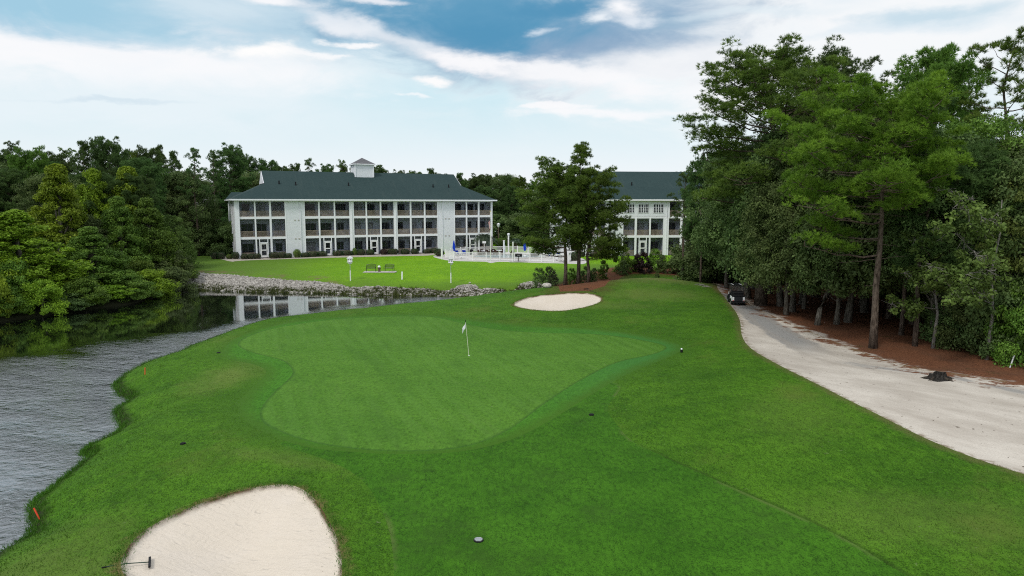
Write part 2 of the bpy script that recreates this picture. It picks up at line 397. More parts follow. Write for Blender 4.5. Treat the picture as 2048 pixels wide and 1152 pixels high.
REG = [('bunker_sand', BUNK1), ('bunker_sand', BUNK2), ('putting_green', GREEN), ('green_collar', COLLAR), ('fairway', FAIR), ('sandy_path', PATH), ('pool_deck', DECK), ('planting_bed', BEDS), ('rock_bank', RIP), ('pine_straw', STRAW), ('lawn', LAWN)]
def make_ground():
    pts = []
    d = 13.0
    while d < 150:
        st = .10 + .0115 * d
        w = d * .95 + 4; n = int(2 * w / st)
        xs = np.linspace(-w, w, n); g = np.stack([xs, np.full(n, d)], 1)
        r = np.random.default_rng(int(d * 100)); g += (r.random(g.shape) - .5) * st * .5
        pts.append(g); d += st
    a = np.array([(x, y) for x in np.arange(-3000, 3001, 300) for y in np.arange(-1200, 4801, 300)], float)
    b = np.array([(x, y) for x in np.arange(-260, 261, 13) for y in np.arange(-60, 330, 13)], float)
    b = b[(np.abs(b[:, 0]) > b[:, 1] * .95 + 8) | (b[:, 1] > 152) | (b[:, 1] < 11)]
    P = np.vstack(pts + [b, a]); edges = []
    cons = [(POND, .7), (offset(POND, -.3), .7)]
    for k, (n, poly) in enumerate(REG): cons.append((poly, .35 if k < 5 else .8))
    for bk in (BUNK1, BUNK2): cons.append((offset(resample(bk, .3), .14), .3))
    base = len(P); extra = []
    for poly, st in cons:
        q = resample(poly, st); i0 = base + len(extra)
        extra += list(q); n = len(q)
        edges += [(i0 + k, i0 + (k + 1) % n) for k in range(n)]
    P = np.vstack([P, np.array(extra)])
    vs, es, fs, *_ = delaunay_2d_cdt([Vector(p) for p in P], edges, [], 0, 1e-4)
    V = np.array([tuple(v) for v in vs]); T = np.array([tuple(f) for f in fs])
    Z = Hraw(V); C = V[T].mean(1)
    region = np.full(len(T), -1)
    for k in range(len(REG) - 1, -1, -1): region[inside(C, REG[k][1])] = k
    # keep triangles facing up
    A = V[T]; ar = (A[:, 1, 0] - A[:, 0, 0]) * (A[:, 2, 1] - A[:, 0, 1]) - (A[:, 2, 0] - A[:, 0, 0]) * (A[:, 1, 1] - A[:, 0, 1])
    T[ar < 0] = T[ar < 0][:, ::-1]
    at = {'sd_water': -sdf(V, POND), 'sd_path': sdf(V, PATH), 'sd_road': seg_dist(V, ROADC, False), 'sd_straw': sdf(V, STRAW), 'sd_collar': sdf(V, COLLAR), 'sd_fair': sdf(V, FAIR), 'sd_rip': sdf(V, RIP), 'sd_lawn': sdf(V, LAWN), 'sd_green': sdf(V, GREEN),
          'sd_bunk': np.maximum(sdf(V, BUNK1), sdf(V, BUNK2))}
    names = {-1: 'rough_grass'}
    objs = {}
    groups = {}
    for k in range(-1, len(REG)): groups.setdefault((k if k < 2 else REG[k][0]), []).append(k)
    for key, ks in groups.items():
        sel = np.isin(region, ks)
        if not sel.any(): continue
        t = T[sel]; used, inv = np.unique(t.ravel(), return_inverse=True)
        nm = 'rough_grass' if ks[0] == -1 else REG[ks[0]][0]
        me = bpy.data.meshes.new(nm)
        me.from_pydata(np.column_stack([V[used], Z[used]]).tolist(), [], inv.reshape(-1, 3).tolist())
        for an, av in at.items():
            q = me.attributes.new(an, 'FLOAT', 'POINT'); q.data.foreach_set('value', av[used].astype(np.float32))
        me.polygons.foreach_set('use_smooth', [True] * len(me.polygons)); me.materials.append(GM[nm])
        o = bpy.data.objects.new(nm, me); COL.objects.link(o); tag(o, kind='structure'); objs[nm] = o
    return objs

# ground materials: turf colours, with some sun and shade put into lawn and rough
GM = {}
def grass_col(t, p, a, b, fine=26.0):
    """a,b: darker and lighter turf colours; patches + blade-scale mottling"""
    big = t.noise(p, .16, 4, .6); mid = t.noise(p, .9, 4, .65); fin = t.noise(p, fine, 2, .6); f2 = t.noise(t.map(p, (1, .5, 1)), 7, 3, .7)
    k = t.math('ADD', t.math('MULTIPLY', big, .9), t.math('MULTIPLY', mid, .7))
    k = t.rng(k, .55, 1.05)
    c = t.mix(k, a, b)
    sp = t.math('ADD', t.math('MULTIPLY', fin, .6), t.math('MULTIPLY', f2, .4))
    c = t.mix(t.rng(sp, .36, .54, .85, 0), c, tuple(x * .38 for x in a))
    c = t.mix(t.rng(sp, .52, .72, 0, .6), c, tuple(min(1, x * 1.5) for x in b))
    return c, sp
def gmat(nm, a, b, bstr=.5, fine=26.0, post=None, bd=.04):
    m, t, bs = newmat(nm, .85, .12); p = t.pos()
    c, sp = grass_col(t, p, a, b, fine)
    if post: c = post(t, p, c)
    t.put(bs.inputs['Base Color'], c)
    h = t.math('ADD', t.math('MULTIPLY', sp, 1.0), t.math('MULTIPLY', t.noise(p, 2.2, 3), .6))
    bump(t, bs, h, bstr, bd); GM[nm] = m
def edge_fade(t, name, w0, w1, p, ns=1.2, amp=.5):
    """1 near 0 of the distance, fading out, with a ragged edge"""
    s = t.math('ADD', t.math('ABSOLUTE', t.attr(name)), t.math('MULTIPLY', t.math('SUBTRACT', t.noise(p, ns, 4, .7), .5), amp))
    return t.rng(s, w0, w1, 1, 0)
def post_rough(t, p, c):
    dry = t.noise(t.map(p, (1, .6, 1), (0, 0, .5), (3, 1, 0)), .22, 4, .65)
    c = t.mix(t.rng(dry, .54, .72, 0, .55), c, (.105, .150, .022))
    for (x, y, rx, ry, rot, am) in ((-15.5, 40, 2.2, 8, R(8), .75), (-18, 49, 3.5, 5, R(25), .5), (14, 66, 7, 3, 0, .55), (15.5, 73, 5, 3, 0, .6), (9, 62, 5, 2.2, R(10), .4), (13, 30, 3, 5, R(30), .22), (12.5, 20, 5, 2.5, 0, .28), (-12.5, 16.5, 3, 4, 0, .5), (-8.5, 24.5, 3.5, .8, R(20), .4)):
        v = t.map(t.vmath('SUBTRACT', p, (x, y, 0)), rot=(0, 0, rot)); v = t.vmath('MULTIPLY', v, (1 / rx, 1 / ry, 0)); r_ = t.math('ADD', t.vmath('LENGTH', v), t.math('MULTIPLY', t.math('SUBTRACT', t.noise(p, .8, 5, .7), .5), 1.3))
        c = t.mix(t.rng(r_, .2, 1.2, am, 0), c, (.135, .190, .038))      # thin, sun-bleached turf; on the mounds also highlights put into the colour
    c = t.mix(t.rng(t.noise(p, 5.5, 2, .55), .70, .76, 0, .5), c, (.16, .20, .09))
    q = t.n.new('ShaderNodeSeparateXYZ'); t.l.new(p, q.inputs[0])
    v = t.vmath('MULTIPLY', t.vmath('SUBTRACT', p, (15, 74, 0)), (1 / 8.5, 1 / 5.5, 0)); r_ = t.math('ADD', t.vmath('LENGTH', v), t.math('MULTIPLY', t.math('SUBTRACT', t.noise(p, .5, 5, .7), .5), 1.2))
    c = t.mix(t.rng(r_, .1, 1.15, .75, 0), c, (.135, .150, .040))       # shading of the mound put into its turf as olive-brown
    c = t.mix(t.math('MULTIPLY', edge_fade(t, 'sd_fair', .03, .24, p, 2, .15), t.math('MULTIPLY', t.rng(q.outputs[0], 1, 3, 0, .6), t.rng(q.outputs[1], 27.5, 24.5))), c, (.022, .054, .005))       # shade of the taller rough painted along the mowing edge
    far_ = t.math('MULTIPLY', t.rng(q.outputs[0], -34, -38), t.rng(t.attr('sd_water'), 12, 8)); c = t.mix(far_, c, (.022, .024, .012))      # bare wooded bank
    mow = t.math('FRACT', t.math('MULTIPLY', t.math('ADD', t.attr('sd_collar'), t.math('MULTIPLY', t.noise(p, .15, 2), 1.5)), .42))
    c = t.mix(t.math('MULTIPLY', t.rng(t.math('ABSOLUTE', t.math('SUBTRACT', mow, .5)), .2, .3), t.rng(t.attr('sd_collar'), -9, -1, 0, .22)), c, (.060, .150, .010))
    c = t.mix(t.rng(t.noise(p, .5, 5, .75), .60, .75, 0, .35), c, (.024, .055, .010))
    c = t.mix(t.math('MULTIPLY', edge_fade(t, 'sd_bunk', .0, .40, p, 2.5, .9), t.rng(t.noise(p, .7, 3), .38, .6, .2, .85)), c, (.17, .125, .055))
    c = t.mix(t.math('MULTIPLY', edge_fade(t, 'sd_path', .0, .7, p, 1.5, 1.2), .55), c, (.13, .105, .045))
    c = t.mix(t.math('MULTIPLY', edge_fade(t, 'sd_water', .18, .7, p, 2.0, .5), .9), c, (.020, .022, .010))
    c = t.mix(t.math('MULTIPLY', edge_fade(t, 'sd_collar', .0, 1.4, p, 1.0, 1.6), .6), c, (.050, .135, .009))
    s = t.math('ADD', t.attr('sd_straw'), t.math('MULTIPLY', t.math('SUBTRACT', t.noise(p, .5, 5, .7), .5), 5.0))
    c = t.mix(t.rng(s, -2.6, 1.0, 0, .8), c, (.085, .055, .022))
    return c
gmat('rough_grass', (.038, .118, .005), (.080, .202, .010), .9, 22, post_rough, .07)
def post_green(t, p, c):
    st = t.n.new('ShaderNodeTexWave'); st.wave_type = 'BANDS'; st.bands_direction = 'X'
    t.put(st.inputs['Vector'], t.map(p, (1, 1, 1), (0, 0, R(-21)))); st.inputs['Scale'].default_value = .33; st.inputs['Distortion'].default_value = 1.6; st.inputs['Detail'].default_value = 2; st.inputs['Detail Scale'].default_value = .4
    f = t.math('MULTIPLY', t.rng(st.outputs[1], .35, .65), t.rng(t.noise(p, .12, 2), .35, .6))
    c = t.mix(t.math('MULTIPLY', f, .22), c, (.098, .225, .034))
    c = t.mix(t.rng(t.noise(t.map(p, (1, .22, 1), (0, 0, R(-21))), .8, 3, .6), .52, .72, 0, .35), c, (.040, .110, .012))
    s2 = t.noise(t.map(p, (1.4, .12, 1), (0, 0, R(-21))), 1.1, 3, .6)
    c = t.mix(t.rng(s2, .55, .75, 0, .3), c, (.105, .205, .038))
    c = t.mix(t.rng(t.noise(p, 2.6, 2, .5), .74, .77, 0, .5), c, (.17, .24, .09))
    c = t.mix(t.math('MULTIPLY', edge_fade(t, 'sd_green', .02, .22, p, 3, .15), .55), c, (.022, .075, .010))
    return c
gmat('putting_green', (.064, .172, .014), (.090, .214, .021), .15, 40, post_green, .01)
def post_collar(t, p, c):
    q = t.n.new('ShaderNodeSeparateXYZ'); t.l.new(p, q.inputs[0])
    k = t.math('MULTIPLY', t.rng(q.outputs[0], 0, 9), t.rng(q.outputs[1], 60, 44))
    c = t.mix(t.math('MULTIPLY', k, .7), c, (.045, .165, .032))
    c = t.mix(t.math('MULTIPLY', edge_fade(t, 'sd_collar', .0, 1.1, p, 1.2, 1.2), .75), c, (.048, .118, .008))
    return c
gmat('green_collar', (.044, .154, .009), (.062, .200, .014), .3, 32, post_collar, .03)
def post_fair(t, p, c):
    c = t.mix(t.rng(t.noise(p, .35, 5, .7), .5, .7, 0, .6), c, (.030, .078, .008))
    c = t.mix(t.math('MULTIPLY', edge_fade(t, 'sd_fair', .02, .22, p, 2, .2), t.rng(t.noise(p, .33, 4, .6), .46, .6, 0, .55)), c, (.11, .15, .04))
    return c
gmat('fairway', (.030, .108, .004), (.054, .168, .008), .5, 28, post_fair, .04)
def post_lawn(t, p, c):
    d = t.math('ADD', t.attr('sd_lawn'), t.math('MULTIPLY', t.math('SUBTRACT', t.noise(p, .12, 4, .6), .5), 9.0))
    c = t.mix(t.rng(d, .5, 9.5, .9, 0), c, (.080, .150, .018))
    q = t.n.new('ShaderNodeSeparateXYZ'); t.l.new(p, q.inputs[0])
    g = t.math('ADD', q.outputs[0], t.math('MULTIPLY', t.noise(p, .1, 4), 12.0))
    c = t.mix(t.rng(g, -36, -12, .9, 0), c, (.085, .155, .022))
    br = t.math('MULTIPLY', t.rng(t.noise(p, .3, 4, .7), .45, .62), t.rng(t.math('ABSOLUTE', t.math('SUBTRACT', t.attr('sd_rip'), -1.0)), .3, 3.0, .9, 0))
    c = t.mix(t.math('MULTIPLY', br, t.rng(q.outputs[0], -16, -24, 0, 1)), c, (.15, .12, .06))
    return c
gmat('lawn', (.118, .280, .003), (.180, .365, .005), .3, 9, post_lawn, .05)  # bright yellow-green stands in for sunlight falling on this lawn
def m_sand():
    m, t, b = newmat('bunker_sand', .95, .1); p = t.pos()
    r = t.noise(t.map(p, (1, 3.2, 1), (0, 0, R(20))), 1.6, 5, .65, dist=1.2); fp = t.noise(p, 3.0, 4, .6); fine = t.noise(p, 45, 2)
    c = t.mix(t.rng(fine, .3, .7), (.60, .53, .44), (.68, .605, .515))
    c = t.mix(t.rng(t.noise(p, .5, 4, .6), .4, .7, 0, .4), c, (.70, .63, .56))
    sp = t.math('MULTIPLY', t.rng(t.noise(p, 9, 4, .8), .62, .72), t.rng(t.attr('sd_bunk'), 0, 1.6, .9, .12))
    c = t.mix(sp, c, (.14, .105, .075))
    c = t.mix(t.math('MULTIPLY', edge_fade(t, 'sd_bunk', .02, .15, p, 3, .1), t.rng(t.noise(p, .8, 3), .35, .55, .35, 1)), c, (.11, .068, .036))
    t.put(b.inputs['Base Color'], c)
    h = t.math('ADD', t.math('MULTIPLY', r, 1.2), t.math('MULTIPLY', fp, .8))
    wv = t.n.new('ShaderNodeTexWave'); t.put(wv.inputs['Vector'], t.map(p, rot=(0, 0, R(35)))); wv.inputs['Scale'].default_value = 1.6; wv.inputs['Distortion'].default_value = 16; wv.inputs['Detail'].default_value = 3; wv.inputs['Detail Scale'].default_value = .6
    fo = t.n.new('ShaderNodeTexVoronoi'); t.put(fo.inputs['Vector'], t.map(p, (1, 2.1, 1), (0, 0, R(15)))); fo.inputs['Scale'].default_value = 1.3
    foot = t.math('MULTIPLY', t.rng(fo.outputs[0], .08, .24, -1, 0), t.rng(t.noise(p, .35, 2), .44, .58))
    h = t.math('ADD', h, t.math('MULTIPLY', wv.outputs[1], .30)); h = t.math('ADD', h, t.math('MULTIPLY', foot, .9))
    h = t.math('ADD', h, t.math('MULTIPLY', fine, .1)); bump(t, b, h, .7, .04); GM['bunker_sand'] = m
m_sand()
def m_path():
    m, t, b = newmat('sandy_path', .95, .1); p = t.pos()
    fine = t.noise(p, 18, 3); big = t.noise(t.map(p, (1, .35, 1), (0, 0, R(-38))), .55, 5, .65)
    c = t.mix(t.rng(big, .3, .7), (.43, .385, .33), (.63, .58, .51)); c = t.mix(t.rng(fine, .35, .7, 0, .35), c, (.36, .32, .28))
    # old asphalt strip showing through the sand
    q = t.n.new('ShaderNodeSeparateXYZ'); t.l.new(p, q.inputs[0])
    rd = t.math('ADD', t.attr('sd_road'), t.math('MULTIPLY', t.math('SUBTRACT', t.noise(t.map(p, (1, .5, 1), (0, 0, R(-30))), .9, 5, .7), .5), 1.4))
    cover = t.rng(q.outputs[1], 41, 47, .0, 1.0)
    k = t.math('MULTIPLY', t.rng(rd, .9, 1.25, 1, 0), cover)
    k2 = t.math('MULTIPLY', t.rng(rd, .1, .6, 1, 0), t.math('MULTIPLY', t.rng(t.noise(p, .35, 3), .52, .60), t.rng(q.outputs[1], 44, 40, 0, .8)))
    asp = t.mix(t.rng(fine, .3, .7), (.23, .225, .215), (.33, .32, .305))
    c = t.mix(t.math('MAXIMUM', k, k2), c, asp)
    tr = t.rng(t.math('ABSOLUTE', t.math('SUBTRACT', t.math('ADD', t.attr('sd_road'), t.math('MULTIPLY', t.noise(p, .5, 3), .5)), 1.0)), .1, .38, .30, 0)
    c = t.mix(tr, c, (.34, .30, .255))                      # wheel tracks
    # pine straw drifts on the wooded side, leaf litter specks
    s = t.math('ADD', t.attr('sd_straw'), t.math('MULTIPLY', t.math('SUBTRACT', t.noise(t.map(p, (1, .4, 1), (0, 0, R(-60))), 1.1, 5, .75), .5), 11.0))
    near = t.rng(t.math('ABSOLUTE', t.attr('sd_straw')), .6, 3.2, 1, 0)
    c = t.mix(t.math('MULTIPLY', t.rng(s, -.2, .3), near), c, (.160, .072, .040))
    c = t.mix(t.rng(t.noise(p, 4.2, 3, .6), .665, .70, 0, .85), c, (.10, .075, .055))
    e = edge_fade(t, 'sd_path', .0, .5, p, 2.2, .9)
    c = t.mix(t.math('MULTIPLY', e, t.rng(t.noise(p, 3, 3), .42, .6, 0, .8)), c, (.17, .12, .065))
    t.put(b.inputs['Base Color'], c)
    bump(t, b, t.math('ADD', t.math('MULTIPLY', big, .8), t.math('MULTIPLY', fine, .35)), .5, .08); GM['sandy_path'] = m
m_path()
def m_straw():
    m, t, b = newmat('pine_straw', .95, .05); p = t.pos()
    n1 = t.noise(p, 11, 4, .75); n2 = t.noise(p, .6, 4)
    c = t.mix(t.rng(n1, .3, .7), (.075, .033, .020), (.230, .100, .052)); c = t.mix(t.rng(n2, .45, .7, 0, .5), c, (.10, .056, .036))
    s = t.math('ADD', t.attr('sd_straw'), t.math('MULTIPLY', t.math('SUBTRACT', t.noise(t.map(p, (1, .4, 1), (0, 0, R(-60))), 1.1, 5, .75), .5), 5.0))
    near = t.math('MULTIPLY', t.rng(t.math('ABSOLUTE', t.attr('sd_path')), 0, 2.2, 1, 0), t.rng(s, .9, .2))
    c = t.mix(near, c, (.45, .40, .35))
    g = t.rng(t.noise(p, .35, 4, .7), .60, .70, 0, .5); c = t.mix(g, c, (.030, .055, .012))
    t.put(b.inputs['Base Color'], c); bump(t, b, n1, .8, .06); GM['pine_straw'] = m
m_straw()
GM['pool_deck'] = simple('pool_deck_concrete', (.52, .50, .48), .85, .2, .08, .6, bmp=.1)
GM['planting_bed'] = simple('pale_edging', (.42, .38, .33), .9, .1, .25, 2.5, bmp=.4)
def m_rip():
    m, t, b = newmat('rock_bank', .95, .05); p = t.pos()
    c = t.mix(t.rng(t.noise(p, 3, 4), .35, .65), (.055, .048, .040), (.17, .155, .13))
    c = t.mix(t.rng(t.math('ADD', t.attr('sd_water'), t.noise(p, .6, 3)), .9, 2.1, .85, 0), c, (.055, .075, .018))
    t.put(b.inputs['Base Color'], c); bump(t, b, t.noise(p, 4, 4), .8, .1); GM['rock_bank'] = m
m_rip()
make_ground()

# pond surface
def make_pond():
    q = resample(offset(POND, -.5), .8)
    mb = MB(); mb.add([(x, y, 0) for x, y in q], [])
    vs, es, fs, *_ = delaunay_2d_cdt([Vector(p) for p in q], [], [list(range(len(q)))], 1, 1e-4)
    mb = MB(); mb.add([(v.x, v.y, 0) for v in vs], [tuple(f) for f in fs])
    m, t, b = newmat('pond_water', .02, .5); b.inputs['IOR'].default_value = 1.33
    p = t.pos()
    t.put(b.inputs['Base Color'], (.006, .008, .006, 1))
    # breeze line: rippled towards the near bank, still water under the far trees
    A = atz(0, 712, 0); B = atz(520, 636, 0)
    n = Vector((B.y - A.y, -(B.x - A.x), 0)).normalized()
    d = t.math('SUBTRACT', t.vmath('DOT_PRODUCT', p, tuple(n)), n.dot(A))
    d = t.math('ADD', d, t.math('MULTIPLY', t.math('SUBTRACT', t.noise(t.map(p, (.5, 1, 1)), .22, 4, .6), .5), 5.0))
    k = t.math('MULTIPLY', t.rng(d, -1.0, 8.0, 0, 1), t.rng(t.noise(t.map(p, (.5, 1, 1), (0, 0, R(20))), .13, 5, .65), .36, .62, .18, 1.2))
    w1 = t.noise(t.map(p, (.9, 1.25, 1), (0, 0, R(-18))), 2.1, 6, .58, dist=.8); w2 = t.noise(t.map(p, (1, 1.2, 1), (0, 0, R(25))), 5.0, 4, .65, dist=.5); w3 = t.noise(p, .5, 2)
    h = t.math('ADD', t.math('MULTIPLY', w1, .75), t.math('MULTIPLY', w2, .35))
    h = t.math('ADD', t.math('MULTIPLY', h, t.math('ADD', t.math('MULTIPLY', k, 1.0), .006)), t.math('MULTIPLY', w3, .004))
    bp = bump(t, b, h, 1.0, .20)
    gl = t.n.new('ShaderNodeBsdfGlossy'); gl.inputs['Roughness'].default_value = .03; gl.inputs['Color'].default_value = (.92, .94, .97, 1); t.l.new(bp.outputs[0], gl.inputs['Normal'])
    fr = t.n.new('ShaderNodeFresnel'); fr.inputs[0].default_value = 1.45; t.l.new(bp.outputs[0], fr.inputs['Normal'])
    mx = t.n.new('ShaderNodeMixShader'); t.put(mx.inputs[0], t.math('ADD', t.math('MULTIPLY', fr.outputs[0], .66), .29)); t.l.new(b.outputs[0], mx.inputs[1]); t.l.new(gl.outputs[0], mx.inputs[2]); t.l.new(mx.outputs[0], t.n['Material Output'].inputs[0])
    me = mb.build('pond_water', m); tag(me, kind='structure')
    me.data.polygons.foreach_set('use_smooth', [True] * len(me.data.polygons))
    for f in me.data.polygons:
        if f.normal.z < 0: f.flip()
make_pond()
# ---------------------------------------------------------------- buildings
GB = 2.0                                                     # ground level at the houses
def house(P0, th, depth, groups, uends, storey, roof, label, porch=2.3, ztop=9.3, u_side=None):
    """condominium with screened porches. groups: (floor list, openings as survey columns, columns with a screen door)"""
    d = Vector((math.cos(th), math.sin(th), 0)); nrm = Vector((-math.sin(th), math.cos(th), 0)); P0 = Vector(P0)
    def s_of(u, n=0.0):
        k = (u - 1024) / F / 1.005; p = P0 + nrm * n
        return (k * p.y - p.x) / (d.x - k * d.y)
    root = empty('condo_building', (P0.x, P0.y, GB), th)
    tag(root, label, 'building')
    L = s_of(uends[1])
    B = .19                                                  # half height of a fascia band
    def zr(f):                                               # opening range of floor f
        return (0.12 if f == 0 else f * storey + B, (f + 1) * storey - B if f < 2 else ztop - .32)
    k_glass = random.Random(5)
    for floors, ops, doors in groups:
        z0 = floors[0] * storey if floors[0] else -.15; z1 = (floors[-1] + 1) * storey if floors[-1] < 2 else ztop - .05
        op = [(s_of(a), s_of(b)) for a, b in ops]
        edges = [0.0] + [e for q in op for e in q] + [L]
        solids = [(edges[i], edges[i + 1]) for i in range(0, len(edges), 2)]
        runs = []
        for a, b in solids:
            if b - a > 1.5:
                mb = MB(); mb.lohi((a, 0, z0), (b, porch + .1, z1)); mb.build('siding_wall', M['siding'], root)
                for e in (a, b):                             # corner boards
                    if 0 < e < L: MB().lohi((e - .09, -.03, z0), (e + .09, -.002, z1)).build('corner_board', M['trim'], root)
            elif b - a > .02:
                MB().lohi((a, -.03, z0), (b, .22, z1)).build('post', M['trim'], root)
                if b - a > .38:
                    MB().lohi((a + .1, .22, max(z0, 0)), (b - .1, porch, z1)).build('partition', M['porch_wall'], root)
        # runs of openings between the wide walls
        cur = None
        for i, (a, b) in enumerate(op):
            wide = solids[i][1] - solids[i][0] > 1.5 or i == 0
            if wide:
                if cur: runs.append(cur)
                cur = [a, b]
            else: cur[1] = b
        if cur: runs.append(cur)
        for a, b in runs:
            for f in floors:
                zt = (f + 1) * storey if f < 2 else ztop - .17
                MB().lohi((a, 0, zt - B + (.02 if f == 2 else 0)), (b, .18, zt + (B if f < 2 else .12))).build('fascia_band', M['trim'], root)
                zf = f * storey if f else .02
                MB().lohi((a, .18, zf - .12), (b, porch, zf + .1)).build('porch_floor', M['porch_floor'], root)
            if floors[-1] == 2:
                MB().lohi((a, .18, ztop - .30), (b, porch, ztop - .12)).build('porch_ceiling', M['porch_wall'], root)
            for e in (a, b):
                pass
        for i, (a, b) in enumerate(op):
            for f in floors:
                za, zb = zr(f); w = b - a
                # insect screen and railing
                MB().lohi((a, .10, za), (b, .106, zb)).build('screen', M['screen'], root)
                zf = f * storey + .1 if f else .12
                isdoor = f == 0 and i in doors
                if isdoor:
                    c = (a + b) / 2; h = 2.35
                    dr = empty('screen_door'); dr.parent = root
                    mb = MB()
                    for x0, x1 in ((c - .52, c - .36), (c + .36, c + .52)): mb.lohi((x0, -.01, .12), (x1, .07, h))
                    for q0, q1 in ((.12, .42), (1.18, 1.34), (h - .16, h)): mb.lohi((c - .36, -.006, q0), (c + .36, .066, q1))
                    mb.build('door_frame', M['vinyl'], dr)
                    MB().lohi((c - .36, .02, .42), (c + .36, .03, h - .16)).build('door_mesh', M['screen'], dr)
                    MB().lohi((c + .38, -.05, 1.1), (c + .44, -.012, 1.25)).build('handle', M['dark_metal'], dr)
                    for x in (c - .62, c + .62): MB().lohi((x - .06, -.02, .1), (x + .06, .09, zb)).build('door_jamb', M['trim'], root)
                    MB().lohi((c - .56, 0, h + .03), (c + .56, .08, h + .16)).build('door_head', M['trim'], root)
                else:
                    mb = MB(); hh = 1.0 if f else .78
                    mb.lohi((a, .13, zf + hh - .06), (b, .20, zf + hh)); mb.lohi((a, .14, zf + .08), (b, .19, zf + .16))
                    n = int(w / .15)
                    for q in range(1, n): x = a + w * q / n; mb.lohi((x - .035, .15, zf + .16), (x + .035, .18, zf + hh - .06))
                    mb.build('railing', M['tan'], root)
                # sliding door or window in the back wall of the porch
                r = k_glass.random(); ww = min(w * .78, 1.75) if r > .3 else w * .45
                cx = (a + b) / 2 + (k_glass.random() - .5) * .35
                zz0, zz1 = (zf, zf + 2.1) if r > .45 else (zf + .8, zf + 2.1)
                g = MB().lohi((cx - ww / 2, porch - .05, zz0), (cx + ww / 2, porch - .01, zz1)).build('window', M['blind'] if k_glass.random() < .22 else M['glass'], root)
                fr = MB()
                for x in (cx - ww / 2, cx, cx + ww / 2): fr.lohi((x - .035, porch - .07, zz0), (x + .035, porch - .052, zz1))
                fr.lohi((cx - ww / 2, porch - .068, zz1 - .06), (cx + ww / 2, porch - .054, zz1))
                fr.build('frame', M['porch_floor'], g)
        # back wall of the porches
        for a, b in runs:
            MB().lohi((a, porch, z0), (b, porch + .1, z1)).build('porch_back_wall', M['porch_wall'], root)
    # body of the house
    MB().lohi((0.0, porch + .101, -.2), (L, depth, ztop - .06)).build('main_wall', M['siding'], root)
    for s0, s1 in ((-.06, -.002), (L + .002, L + .06)):
        MB().lohi((s0, -.02, -.2), (s1, porch + .1, ztop - .06)).build('end_wall', M['siding'], root)
    # roof: hip with a small gable at each end of the ridge
    ov = .6; s0, s1, n0, n1 = -ov, L + ov, -ov, depth + ov; nm = depth / 2
    zr_, gl, gr, zb, (ovl, ovr) = roof
    fb = (zb - ztop) / (zr_ - ztop); nf = n0 + (nm - n0) * fb; nb = n1 + (nm - n1) * fb
    V = [(s0, n0, ztop), (s1, n0, ztop), (s1, n1, ztop), (s0, n1, ztop), (gl, nf, zb), (gr, nf, zb), (gr, nb, zb), (gl, nb, zb), (gl, nm, zr_), (gr, nm, zr_)]
    mb = MB(); mb.add(V, [(0, 1, 5, 9, 8, 4), (2, 3, 7, 8, 9, 6), (3, 0, 4, 7), (1, 2, 6, 5), (3, 2, 1, 0), (7, 4, 8), (5, 6, 9)])
    rf = mb.build('roof', M['roof'], root)
    for g, sg in ((gl, -1), (gr, 1)):                       # white gable triangles, proud of the roof
        mb = MB(); e = .12
        mb.prism([(nf + .25, zb + .05), (nb - .25, zb + .05), (nm, zr_ - .12)], g + sg * .01, g + sg * e, 0)
        mb.build('gable_wall', M['siding'], root)
    mb = MB(); gz0, gz1 = ztop - .20, ztop + .03
    mb.lohi((s0 - .1, n0 - .12, gz0), (s1 + .1, n0 + .02, gz1)); mb.lohi((s0 - .1, n1 - .02, gz0), (s1 + .1, n1 + .12, gz1))
    mb.lohi((s0 - .12, n0 + .02, gz0), (s0 + .02, n1 - .02, gz1)); mb.lohi((s1 - .02, n0 + .02, gz0), (s1 + .12, n1 - .02, gz1))
    mb.build('gutter', M['trim'], root)
    MB().lohi((s0 + .02, n0 + .02, ztop - .05), (s1 - .02, n1 - .02, ztop - .008)).build('soffit', M['trim'], root)
    slope = (zr_ - ztop) / (nm - n0)
    return root, s_of, L, rf, (lambda n: ztop + (n - n0) * slope), d, nrm

opsA = [(479, 509), (512, 539), (543, 571), (609, 637), (640, 668), (671, 699), (708, 731.5), (734.5, 760), (763, 787.5), (795, 820), (823, 848), (851, 875.5), (909, 932), (934.5, 956), (959, 981.5)]
A, sA, LA, roofA, rzA, dA, nA = house((-43.2, 107, 0), R(25), 16, [([0, 1, 2], opsA, {1, 4, 7, 10, 13})], (478, 984.5), 3.19,
    (14.15, 4.9, 39.2, 11.9, (0, 0)), 'long white condo building with dark green roof and a cupola behind the bright lawn')
# cupola on the ridge
c = sA(727, 8); q = 1.6
mb = MB(); mb.lohi((c - q, 8 - q, rzA(8 - q) - .15), (c + q, 8 + q, 15.55)); cu = mb.build('cupola', M['siding'], A)
mb = MB(); e = .32
for x in (-q, q):
    for y in (-q, q): mb.box((c + x, 8 + y, (rzA(8 - q) + 15.5) / 2), (.2, .2, 15.45 - rzA(8 - q)))
mb.build('corner_board', M['trim'], cu)
mb = MB(); z = 15.5; w = q + e
mb.add([(c - w, 8 - w, z + .1), (c + w, 8 - w, z + .1), (c + w, 8 + w, z + .1), (c - w, 8 + w, z + .1), (c, 8, z + 1.25)], [(0, 1, 4), (1, 2, 4), (2, 3, 4), (3, 0, 4), (3, 2, 1, 0)])
mb.build('cupola_roof', M['grey_roof'], cu)
MB().lohi((c - w - .03, 8 - w - .03, z - .06), (c + w + .03, 8 + w + .03, z + .095)).build('cornice', M['trim'], cu)
for u, n in ((561, 3.9), (594, 3.6), (699, 3.6), (867, 3.4), (898, 3.4)):
    s = sA(u, n); MB().tube([(s, n, rzA(n) - .1), (s, n, rzA(n) + .55)], .11, 8).build('vent_pipe', M['black'], A)
for u in (600.5, 703.4, 791, 884, 478.5, 983.5):
    s = sA(u); MB().lohi((s - .05, -.14, .1), (s + .05, -.035, 9.1)).build('downspout', M['trim'], A)
